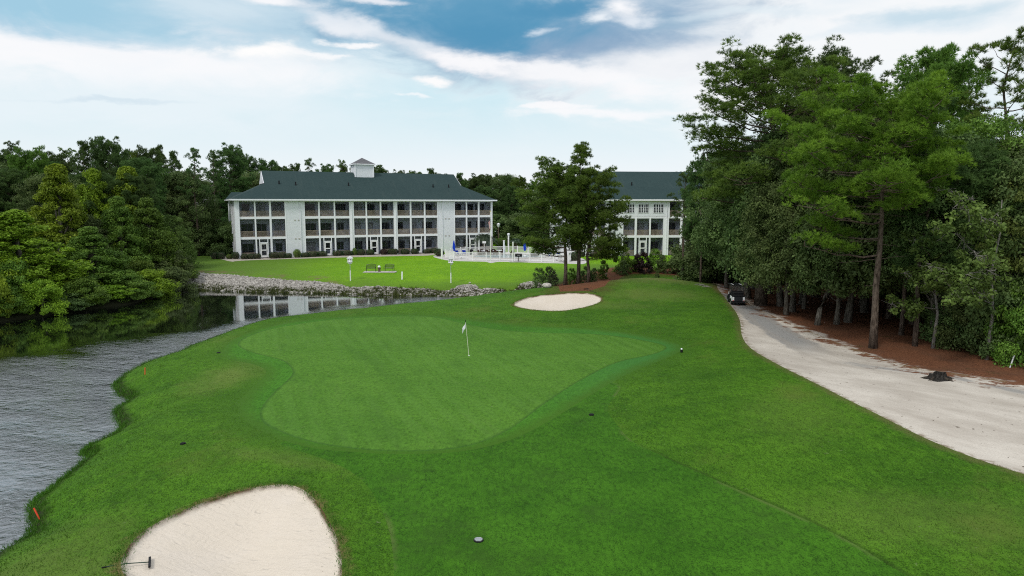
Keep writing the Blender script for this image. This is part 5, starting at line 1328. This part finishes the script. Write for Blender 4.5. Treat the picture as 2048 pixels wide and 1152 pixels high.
# bare grey boughs reaching out of the pale tree
def boughs(u, y, v, label, seed, n=7, L=5.0):
    r_ = random.Random(seed); p_ = xy(u, y); t = empty('bare_bough_tree', p_); tag(t, label, 'tree'); h = aty(u, v, y).z - p_.z; mb = MB()
    mb.tube([(0, 0, -.1), (.25, .15, h * .3), (-.1, .1, h * .55), (.3, .2, h * .8), (.1, 0, h)], [.12, .09, .07, .05, .02], 7); mb.build('trunk', M['grey_bark'], t, True); tw = MB(); C = []
    for i in range(n):
        a = Vector((.15, .05, h * (.35 + .6 * i / n))); d = Vector((-math.cos(r_.uniform(-.9, .9)), r_.uniform(-.9, .3), r_.uniform(.0, .6))).normalized(); pth = [a]
        ph = r_.random() * 6
        for k in range(11): pth.append(pth[-1] + (d + Vector((math.sin(k * 1.1 + ph) * .35 + r_.uniform(-.25, .25), r_.uniform(-.3, .3), math.cos(k * .9 + ph) * .35 + r_.uniform(-.25, .2)))) * L / 12)
        tw.tube(pth, [.045 * (1 - .075 * k) for k in range(12)], 5, False)
        for k in range(3, 12):
            for _ in range(3):
                e = pth[k] + Vector((r_.uniform(-1, 1), r_.uniform(-1, 1), r_.uniform(-.9, .6))) * .7; m1 = pth[k].lerp(e, .5) + Vector((r_.uniform(-.1, .1), 0, r_.uniform(-.15, .15))); tw.tube([pth[k], m1, e], [.016, .010, .004], 4, False); e2 = m1 + Vector((r_.uniform(-1, 1), r_.uniform(-1, 1), r_.uniform(-.8, .4))) * .35; tw.tube([m1, e2], [.008, .003], 3, False)
                if r_.random() < .5: C.append(e)
    tw.build('branches', M['grey_bark'], t, True)
    g = np.random.default_rng(seed); V, Fc, tn = leaves(np.array(C), np.full(len(C), .42), g, 40, .15); o = bpy.data.objects.new('crown', mesh_np('crown', V, Fc, tn, M['olive'])); COL.objects.link(o); o.parent = t
boughs(1992, 40.0, 400, 'sparse pale tree with bare grey crooked boughs at the right edge', 5, 8, 5.2)
boughs(1880, 43.5, 470, 'thin bare twiggy sapling right of the slender pine trunks', 8, 5, 2.8)
# crooked forked oak beside the path
p_ = gp(1634, 650); t = empty('crooked_oak', p_); tag(t, 'crooked forked oak trunk leaning right beside the cart path', 'tree'); mb = MB()
mb.tube([(0, 0, -.1), (.15, 0, 1.2), (.55, .1, 2.1), (1.1, .2, 2.9)], [.24, .18, .17, .155], 9); mb.tube([(.95, .2, 2.7), (1.9, .1, 3.2), (2.6, 0, 4.3), (2.9, .1, 6)], [.15, .11, .09, .05], 8); mb.tube([(.9, .15, 2.6), (.7, .3, 3.5), (1.1, .4, 4.6), (.6, .3, 6.3)], [.15, .12, .10, .06], 8)
mb.build('trunk', M['oak_bark'], t, True); g = np.random.default_rng(77); C = np.array([(g.uniform(-1.8, 4), g.uniform(-1.5, 2), g.uniform(4.6, 8.5)) for _ in range(70)]); V, Fc, tn = leaves(C, np.full(70, .8), g, 90, .19)
o = bpy.data.objects.new('crown', mesh_np('crown', V, Fc, tn, M['oak'])); COL.objects.link(o); o.parent = t
# ---------------------------------------------------------------- hedges, bushes, palms, bank weeds
def hedge_mesh(seed, shape, mat, per=1500, size=.085):
    """clipped hedge, unit size: 'ball' or 'block', leaves over a soft solid"""
    g = np.random.default_rng(seed); n = per; u = unit(g.normal(size=(n, 3)))
    if shape == 'block': m = np.abs(u).max(1, keepdims=True); u = u / (m * .55 + .45 * np.linalg.norm(u, axis=1, keepdims=True) ** 1)
    pos = u * (.86 + .16 * g.random((n, 1))) * (1 + .05 * np.sin(u[:, :1] * 9 + seed) + .05 * np.sin(u[:, 1:2] * 8)); nr = unit(u + g.normal(size=u.shape) * .55)
    t1 = unit(np.cross(nr, g.normal(size=nr.shape))); t2 = np.cross(nr, t1); s = size * (.7 + .7 * g.random((n, 1)))
    V = np.stack([pos + t1 * s, pos + t2 * s * .6, pos - t1 * s, pos - t2 * s * .6], 1).reshape(-1, 3); V[:, 2] = V[:, 2] * .5 + .5
    me = mesh_np('foliage', V, np.arange(4 * n).reshape(-1, 4), g.random(n), M[mat]); return me
HM = {('ball', 'box'): [hedge_mesh(k, 'ball', 'box') for k in (1, 2, 3)], ('block', 'box'): [hedge_mesh(k, 'block', 'box', 1900, .075) for k in (4, 5, 6)], ('ball', 'purple'): [hedge_mesh(7, 'ball', 'purple')], ('block', 'purple'): [hedge_mesh(8, 'block', 'purple', 1900)], ('ball', 'midgreen'): [hedge_mesh(9, 'ball', 'midgreen')], ('block', 'midgreen'): [hedge_mesh(10, 'block', 'midgreen', 2600, .06)]}
def hcore(seed):
    mb = MB(); n = 10; mb.lathe([(.05, 0), (.62, .05), (.74, .4), (.62, .72), (.3, .84), (.02, .86)], n); me = bpy.data.meshes.new('branches'); me.from_pydata(mb.v, [], mb.f); me.materials.append(M['wood_post']); return me
HC = hcore(0)
hk = 0
def hedge(u0, u1, vt, vb, y, label, shape='block', mat='box', dep=None, cat='hedge', group=None, name='clipped_hedge', tmin=80):
    global hk; hk += 1
    uc = (u0 + u1) / 2; p_ = xy(uc, y, vb); w = (u1 - u0) * y / F; h = (vb - vt) * y / F * 1.02
    t = empty(name, p_ - Vector((0, 0, .05)), R(25) if uc < 900 else 0); tag(t, label, cat, group)
    ms = HM[(shape, mat)]
    for nm, me, k in (('foliage', ms[hk % len(ms)], 1.0), ('branches', HC, 1.0)):
        o = bpy.data.objects.new(nm, me); COL.objects.link(o); o.parent = t; o.scale = (w / 2 * k, (dep or min(w, 1.3)) / 2 * k, h * k)
fy = lambda u, n=-1.1: (107 + (u - 478) / 506 * 18.6) + n                            # just in front of the facade
for i, (u0, u1, vt, vb, sh, m, lb) in enumerate([
    (482, 495, 506, 517, 'block', 'box', 'dark clipped hedge left of the leftmost screen door, left one'), (495, 508, 507, 517, 'block', 'box', 'dark clipped hedge left of the leftmost screen door, middle one'), (508, 522, 506, 517, 'block', 'box', 'dark clipped hedge left of the leftmost screen door, right one'),
    (539, 556, 503, 516, 'block', 'box', 'dark clipped hedge right of the leftmost screen door, left one'), (556, 571, 504, 516, 'block', 'box', 'dark clipped hedge right of the leftmost screen door, middle one'), (570, 584, 505, 515, 'block', 'box', 'dark clipped hedge right of the leftmost screen door, right one'),
    (587, 602, 496, 513, 'ball', 'midgreen', 'taller round topiary bush in front of the left white wall'),
    (602, 618, 504, 514, 'block', 'box', 'dark hedge left of the second screen door, left one'), (618, 637, 503, 514, 'block', 'box', 'dark hedge left of the second screen door, middle one'), (636, 654, 503, 514, 'block', 'box', 'dark hedge left of the second screen door, right one'),
    (665, 685, 502, 513, 'block', 'box', 'dark hedge right of the second screen door, left one'), (684, 706, 502, 512, 'block', 'box', 'dark hedge right of the second screen door, right one'),
    (705, 714, 496, 511, 'ball', 'midgreen', 'narrow upright bush at the white pilaster'),
    (713, 731, 499, 511.5, 'ball', 'box', 'round hedge ball left of the third screen door, left one'), (732, 749, 499, 511, 'ball', 'box', 'round hedge ball left of the third screen door, right one'),
    (760, 775, 499, 511, 'ball', 'purple', 'plum coloured round bush right of the third screen door'),
    (775, 798, 498, 510, 'ball', 'box', 'wide dark round hedge beside the plum coloured bush'),
    (801, 819, 498, 509, 'ball', 'box', 'round hedge ball left of the fourth screen door, left one'), (821, 838, 497, 508.5, 'ball', 'box', 'round hedge ball left of the fourth screen door, right one'),
    (846, 862, 499, 508, 'block', 'box', 'low dark hedge right of the fourth screen door, left one'), (861, 878, 498, 508, 'block', 'box', 'low dark hedge right of the fourth screen door, right one'),
    (453, 466, 509, 519, 'ball', 'midgreen', 'small light bush at the left corner of the condo building'), (464, 479, 504, 518.5, 'ball', 'box', 'round dark bush touching the left corner of the condo building'),
    (423, 436, 501, 515, 'block', 'box', 'clipped dark hedge farthest left of the condo building'), (434, 450, 502, 516.5, 'block', 'box', 'clipped dark hedge second from the far left of the condo building')]):
    y = fy(max((u0 + u1) / 2, 470)) if u0 > 479 else 106.5
    hedge(u0, u1, vt, vb, y, lb, sh, m, group=None)
hedge(869, 889, 500.5, 516, 112, 'large round hedge ball at the left corner of the pool fence', 'ball', 'box')
hedge(1136, 1162, 507, 525, 104, 'dark clipped hedge ball at the right corner of the pool', 'ball', 'box')
hedge(990, 1014, 471, 488, 138, 'tall square clipped hedge behind the pool', 'block', 'midgreen', 1.6)
hedge(994, 1008, 487, 494, 130, 'low light green shrub below the tall square hedge', 'ball', 'midgreen'); hedge(1040, 1056, 489, 494, 130, 'low light green shrub right of the small palm behind the pool', 'ball', 'midgreen')
hedge(1118, 1132, 490, 502, 128, 'light green shrub near the white lamp post behind the loungers', 'ball', 'midgreen')
for k, (u0, u1, vt, vb) in enumerate(((1158, 1170, 500, 509), (1178, 1198, 501, 511), (1198, 1213, 503, 512))):
    hedge(u0, u1, vt, vb, 111.2, 'dark low bush at the wall of the second condo building, ' + ['left one', 'middle one', 'right one'][k], 'ball', 'box')
# loose bushes on the mound and under the pines
def bush(u, y, vt, w, mat, label, P=None, group=None):
    plant(P or BU, u, y, vt, label, w, mat, 'bush', group, name='loose_bush')
BU = broad(71, 2.6, .02, 1.5, 60, 'midgreen', shape='dome', clump=.42, per=70, size=.12, limbs=8, r0=.04); BV = broad(72, 2.4, .02, 1.3, 40, 'oak', shape='round', clump=.40, per=60, size=.12, limbs=10, r0=.035)
bush(1250, 88, 492, 50, 'midgreen', 'large mid green bush on the pine straw right of the three pines')
bush(1290, 87, 505, 42, 'purple', 'wide dark plum hedge bush behind the mound'); bush(1272, 88, 508, 30, 'purple', 'dark plum bush touching the large mid green bush')
bush(1312, 88, 498, 36, 'midgreen', 'upright green bush right of the plum hedge bush'); bush(1328, 87, 510, 32, 'oak', 'dark bush behind the mound, second right of the plum hedge')
bush(1358, 86.5, 508, 34, 'oak', 'dark round bush at the left end of the right woods'); bush(1245, 86, 520, 26, 'oak', 'low dark bush in front of the large mid green bush')
bush(1078, 79, 535, 34, 'oak', 'leafy bush left of the three pine trunks', BV); bush(1103, 80, 533, 34, 'oak_grey', 'pale green shrub just left of the leftmost pine trunk', BV)
bush(1144, 80, 536, 22, 'midgreen', 'thin shrub between the left and middle pine trunks', BV); bush(1170, 79.5, 532, 30, 'oak', 'leafy shrub between the middle and right pine trunks', BV); bush(1186, 80, 536, 22, 'oak', 'small shrub right of the rightmost pine trunk', BV)
bush(1205, 84, 520, 24, 'midgreen', 'small round bush alone on the lawn right of the three pines')
bush(1315, 78, 540, 10, 'oak', 'tiny weed clump on the brown mulch behind the mound')
# palms
def palm(u, y, vt, vb, w, label, trunk=.5, n=44, sabal=False, up=.5):
    p_ = xy(u, y); t = empty('palm_tree', p_); tag(t, label, 'palm'); r_ = random.Random(int(u)); h = aty(u, vt, y).z - p_.z; Rr = w * y / F / 2; th = max(.4, h - Rr * (1.1 if sabal else .9)); tw = .28 if sabal else .33
    MB().tube([(0, 0, -.1), (.05, 0, th * .5), (0, 0, th)], [tw, tw * .9, tw * .95], 10).build('trunk', M['wood_post'], t, True); V = []; Fc = []; tn = []
    for i in range(n):
        az = i * 2.4 + r_.uniform(-.3, .3); el = (up + .9 * r_.random() if not sabal else -.9 + 2.3 * r_.random()); L = Rr * r_.uniform(.95, 1.25); tint = r_.random()
        a = Vector((0, 0, th)); d = Vector((math.cos(az) * math.cos(el), math.sin(az) * math.cos(el), math.sin(el))); lat = Vector((-math.sin(az), math.cos(az), 0)); pth = []
        for k in range(9):
            s = k / 8; pth.append(a + d * L * s + Vector((0, 0, -.75 * L * s * s * (1.0 if not sabal else .6))))
        for k in range(1, 9):
            for sg in (-1, 1):
                for j in range(2):
                    q = pth[k - 1].lerp(pth[k], .5 * j + .25); ln = L * .30 * math.sin(math.pi * min(.95, (k - .3) / 8.6)) + .08; e = q + lat * sg * ln * .8 + (pth[k] - pth[k - 1]).normalized() * ln * .7 + Vector((0, 0, -.22 * ln + r_.uniform(-.05, .05)))
                    b = len(V); w_ = (pth[k] - pth[k - 1]).normalized() * .045 * (1.6 if sabal else 1); V += [q - w_, q + w_, e]; Fc.append((b, b + 1, b + 2)); tn.append(tint * .6 + r_.random() * .4)
    o = bpy.data.objects.new('fronds', mesh_np('fronds', np.array([tuple(q) for q in V]), np.array(Fc), np.array(tn), M['palm' if not sabal else 'midgreen'])); COL.objects.link(o); o.parent = t
    if sabal:
        V = []; Fc = []
        for i in range(420):
            az = r_.random() * 6.28; z = th - r_.random() * Rr * .9; rr = Rr * r_.uniform(.3, .75); b = len(V); q = Vector((rr * math.cos(az), rr * math.sin(az), z)); e = q * 1.0 + Vector((.2 * math.cos(az), .2 * math.sin(az), -r_.uniform(.4, .9))); l_ = Vector((-math.sin(az), math.cos(az), 0)) * .10
            V += [q - l_, q + l_, e]; Fc.append((b, b + 1, b + 2))
        o = bpy.data.objects.new('dead_fronds', mesh_np('dead_fronds', np.array([tuple(q) for q in V]), np.array(Fc), None, M['thatch'])); COL.objects.link(o); o.parent = t
palm(968, 121, 452, 507, 66, 'big grey green feather palm at the right corner of the long condo building', n=54)
palm(1031, 131, 470, 494, 28, 'small feather palm behind the middle of the pool'); palm(1067, 138, 464, 497, 34, 'feather palm behind the blue umbrella, leftmost of three'); palm(1089, 134, 466, 497, 34, 'feather palm behind the pool, middle of three'); palm(1108, 130, 463, 499, 36, 'feather palm behind the pool, rightmost of three')
palm(1034, 150, 434, 478, 42, 'round headed palm with brown dead fronds behind the pool', n=90, sabal=True)
# parking apron and road glimpsed behind the pool
# weeds at the waterline of the rocks, rough tufts along the near bank
def tufts(name, pts, hgt, wdt, blades, mat, seed, label):
    g = np.random.default_rng(seed); n = len(pts); z = Hraw(pts); p_ = np.column_stack([pts, z])
    o = g.normal(size=(n, blades, 3)) * np.array([.10, .10, 0]); d = unit(g.normal(size=(n, blades, 3)) * np.array([.5, .5, .2]) + np.array([0, 0, 1.0])); h = hgt * (.4 + .9 * g.random((n, blades, 1))) * (.5 + g.random((n, 1, 1)))
    s = unit(np.cross(d, g.normal(size=d.shape))) * wdt; b = p_[:, None] + o - np.array([0, 0, .02])
    V = np.stack([b - s, b + s, b + d * h], 2).reshape(-1, 3); tn = (g.random((n, 1)) * .6 + g.random((n, blades)) * .4).ravel()
    ob = bpy.data.objects.new(name, mesh_np(name, V, np.arange(len(V)).reshape(-1, 3), tn, M[mat])); COL.objects.link(ob); tag(ob, label, kind='stuff')
g = np.random.default_rng(5); q = g.random((9000, 2)) * (RIP.max(0) - RIP.min(0)) + RIP.min(0); sw = -sdf(q, POND); nz = lattice(q, 2.6, 8) * .5 + .5
M['weed'] = m_leaf('bank_weeds', (.035, .055, .012), (.12, .15, .035), .2)
q1 = q[inside(q, RIP) & (sw > -.1) & (sw < 2.2) & (nz * .9 + g.random(len(q)) * .5 < .9)]; tufts('bank_weeds', q1, .36, .035, 10, 'weed', 6, 'green weeds growing along the water edge below the rocks')
seg = POND[(POND[:, 1] > 15) & (POND[:, 0] > -26) & (POND[:, 1] < 62)]; k = g.integers(0, len(seg) - 1, 2600); nb = seg[k] + (seg[k + 1] - seg[k]) * g.random((2600, 1)); nb = nb + g.normal(size=nb.shape) * .22
nb = nb[np.linalg.norm(seg[k + 1] - seg[k], axis=1) < 3]; nb = nb[(-sdf(nb, POND) > -.05)]
M['turf'] = m_leaf('rough_turf_blades', (.034, .100, .007), (.085, .205, .013), .25)
tufts('bank_grass', nb, .16, .012, 12, 'turf', 7, 'longer grass hanging over the near pond bank')
for bi, (bk, n_) in enumerate(((BUNK1, 2600), (BUNK2, 1200))):
    e = resample(bk, .05); k = g.integers(0, len(e), n_); qq = e[k] + g.normal(size=(n_, 2)) * .10; qq = qq[sdf(qq, bk) < -.02]
    tufts('bunker_edge_grass', qq, .08, .008, 8, 'turf', 8 + bi, 'ragged grass on the lip of the ' + ['near', 'far'][bi] + ' bunker')

# blades standing in the rough (the mown turf is short enough to read as a surface)
def rough_blades():
    g = np.random.default_rng(31); n = 150000
    y = 14 + (62 - 14) * g.random(n) ** 1.15; x = (g.random(n) * 2 - 1) * (y * .80 + 1); q = np.column_stack([x, y])
    ok = (-sdf(q, POND) > .25)
    for poly in (BUNK1, BUNK2, COLLAR, FAIR, PATH, STRAW): ok &= ~inside(q, poly)
    q = q[ok]; tufts('rough_grass_blades', q, .055, .009, 5, 'turf', 32, 'short blades of the rough grass around the green')
rough_blades()
# ---------------------------------------------------------------- camera, sky, sun
cam = bpy.data.cameras.new('camera'); co = bpy.data.objects.new('camera', cam); COL.objects.link(co)
cam.sensor_width = 36; cam.lens = 24; cam.clip_end = 8000; cam.clip_start = .2
co.location = (0, 0, CAMZ); co.rotation_euler = (R(90) - PITCH, 0, 0); S.camera = co

SUN_EL, SUN_AZ = 50, -145          # azimuth from +Y, negative = left
def world():
    w = bpy.data.worlds.new('World'); S.world = w; w.use_nodes = True
    t = NT(w.node_tree); bg = t.n['Background']; bg.inputs[1].default_value = .1
    sky = t.n.new('ShaderNodeTexSky'); sky.sky_type = 'NISHITA'; sky.sun_disc = False
    sky.sun_elevation = R(SUN_EL); sky.sun_rotation = R(SUN_AZ); sky.air_density = 1.0; sky.dust_density = .6; sky.ozone_density = 2.0
    tc = t.n.new('ShaderNodeTexCoord').outputs['Generated']
    sp = t.n.new('ShaderNodeSeparateXYZ'); t.l.new(tc, sp.inputs[0])
    az = t.math('ARCTAN2', sp.outputs[0], sp.outputs[1]); el = t.math('ARCSINE', sp.outputs[2])
    cb = t.n.new('ShaderNodeCombineXYZ'); t.put(cb.inputs[0], az); t.put(cb.inputs[1], t.math('MULTIPLY', el, 2.6)); P = cb.outputs[0]
    n1 = t.noise(P, 3.2, 8, .6, dist=.3); n2 = t.noise(t.map(P, (1, 1, 1), (0, 0, 0), (7, 3, 0)), 3.2, 8, .6)
    n3 = t.noise(t.map(P, (1, 1, 1), (0, 0, R(-9)), (1, 9, 0)), 7.0, 8, .62, dist=.5)
    n4 = t.noise(t.map(P, (.35, 1.5, 1), (0, 0, R(-6)), (4, 2, 0)), 9.0, 6, .6)
    azw = t.math('ADD', az, t.math('MULTIPLY', t.math('SUBTRACT', n1, .5), .28)); elw = t.math('ADD', el, t.math('MULTIPLY', t.math('SUBTRACT', n2, .5), .085))
    def ae(u, v):
        d = ray(u, v).normalized(); return math.atan2(d.x, d.y), math.asin(d.z)
    K = 8.8
    def c(r, g, b, k=1.0):
        f = lambda x: ((x / 255 + .055) / 1.055) ** 2.4 if x > 10 else x / 3294
        return tuple(f(x) * K * k for x in (r, g, b)) + (1,)
    # base: thin bright overcast, paler cyan band half way up, grey-white overhead
    low = t.mix(t.rng(el, R(0), R(7.5)), c(246, 248, 252), c(222, 240, 246))
    low = t.mix(t.rng(t.math('ADD', el, t.math('MULTIPLY', t.math('SUBTRACT', n4, .5), .06)), R(8), R(14)), low, c(228, 239, 246))
    high = t.mix(t.rng(n1, .35, .65), c(224, 234, 244), c(250, 252, 255))
    col = t.mix(t.rng(el, R(15), R(30)), low, high)
    col = t.mix(.06, col, sky.outputs[0])
    def blob(u, v, wu, wv, color, amt, soft=.75, w=True, sk=0.0):
        nonlocal col
        a, e = ae(u, v); ra = wu / F; re = wv / F
        x = t.math('SUBTRACT', azw if w else az, a); y = t.math('SUBTRACT', elw if w else el, e)
        if sk: y = t.math('SUBTRACT', y, t.math('MULTIPLY', x, sk))
        x = t.math('DIVIDE', x, ra); y = t.math('DIVIDE', y, re)
        r2 = t.math('ADD', t.math('MULTIPLY', x, x), t.math('MULTIPLY', y, y))
        tex = t.math('MULTIPLY', t.math('SUBTRACT', n3, .5), 2.0)
        k = t.rng(t.math('ADD', t.math('SQRT', r2), tex), 1 - soft, 1 + soft * .6, amt, 0)
        col = t.mix(k, col, color)
    blob(150, 20, 560, 60, c(140, 194, 220), .8)
    blob(120, 62, 300, 16, c(126, 186, 216), .7, sk=-.05)
    blob(560, 50, 260, 60, c(188, 214, 230), .75)
    blob(430, 30, 110, 30, c(214, 230, 240), .8)
    blob(1080, 170, 440, 80, c(198, 231, 242), .8)
    blob(200, 112, 470, 44, c(250, 250, 252), .95, sk=-.02)
    blob(500, 110, 110, 14, c(255, 254, 253), .95, .6)
    blob(620, 116, 60, 5, c(252, 252, 253), .8, .6)
    blob(300, 210, 360, 60, c(238, 245, 250), .6)
    blob(240, 202, 110, 5, c(206, 224, 236), .6)
    blob(1600, 110, 640, 130, c(246, 248, 250), .97)
    blob(1010, 50, 400, 92, c(150, 184, 209), .75)
    blob(1110, 70, 340, 86, c(142, 172, 200), .97)
    blob(1150, 112, 230, 32, c(138, 168, 197), .9)
    blob(930, 30, 290, 66, c(92, 154, 190), .95)
    blob(960, 62, 120, 36, c(84, 148, 186), .8)
    blob(1130, 8, 120, 22, c(86, 148, 186), .8)
    blob(1330, 62, 90, 18, c(160, 188, 210), .75)
    blob(1225, 26, 50, 26, c(252, 252, 254), .95, .9)
    blob(1168, 42, 26, 13, c(240, 245, 250), .9, .9)
    blob(1075, 62, 22, 8, c(214, 226, 238), .8, .9)
    blob(1240, 58, 40, 12, c(232, 238, 246), .8, .9)
    blob(560, 8, 70, 14, c(252, 251, 253), .9)
    blob(740, 8, 60, 8, c(246, 246, 250), .8)
    blob(690, 54, 90, 18, c(246, 248, 252), .75, sk=-.12)
    blob(840, 98, 150, 16, c(244, 246, 250), .65, sk=-.16)
    blob(700, 97, 60, 8, c(252, 252, 253), .9, .5)
    blob(940, 124, 130, 12, c(251, 250, 252), .9, sk=-.08)
    blob(1180, 160, 220, 22, c(250, 250, 252), .92, sk=-.16)
    blob(1320, 130, 160, 30, c(248, 249, 251), .85)
    blob(860, 158, 40, 11, c(253, 252, 252), .95, .6)
    blob(832, 194, 40, 5, c(248, 250, 252), .7, .5)
    blob(1115, 211, 60, 5, c(250, 250, 252), .85, .5)
    blob(1230, 222, 170, 9, c(250, 250, 252), .85)
    blob(1860, 30, 110, 14, c(186, 214, 230), .75)
    blob(1760, 62, 200, 10, c(216, 231, 241), .6)
    blob(1500, 40, 160, 10, c(222, 235, 243), .6)
    t.put(bg.inputs[0], col)
world()
sun = bpy.data.lights.new('sun', 'SUN'); sun.energy = 1.5; sun.angle = R(12); sun.color = (1, .95, .87)
so = bpy.data.objects.new('sun', sun); COL.objects.link(so); so.location = (-40, -10, 60)
sd = Vector((math.sin(R(SUN_AZ)) * math.cos(R(SUN_EL)), math.cos(R(SUN_AZ)) * math.cos(R(SUN_EL)), math.sin(R(SUN_EL))))
so.rotation_euler = (-sd).to_track_quat('-Z', 'Y').to_euler()
S.view_settings.view_transform = 'Standard'; S.view_settings.look = 'None'; S.view_settings.exposure = .2; S.view_settings.gamma = 1
S.cycles.use_denoising = False; S.cycles.filter_width = 1.1; S.cycles.sample_clamp_indirect = 3; S.cycles.sample_clamp_direct = 5; S.cycles.max_bounces = 6; S.cycles.diffuse_bounces = 3; S.cycles.glossy_bounces = 3; S.cycles.transparent_max_bounces = 12; S.cycles.transmission_bounces = 2
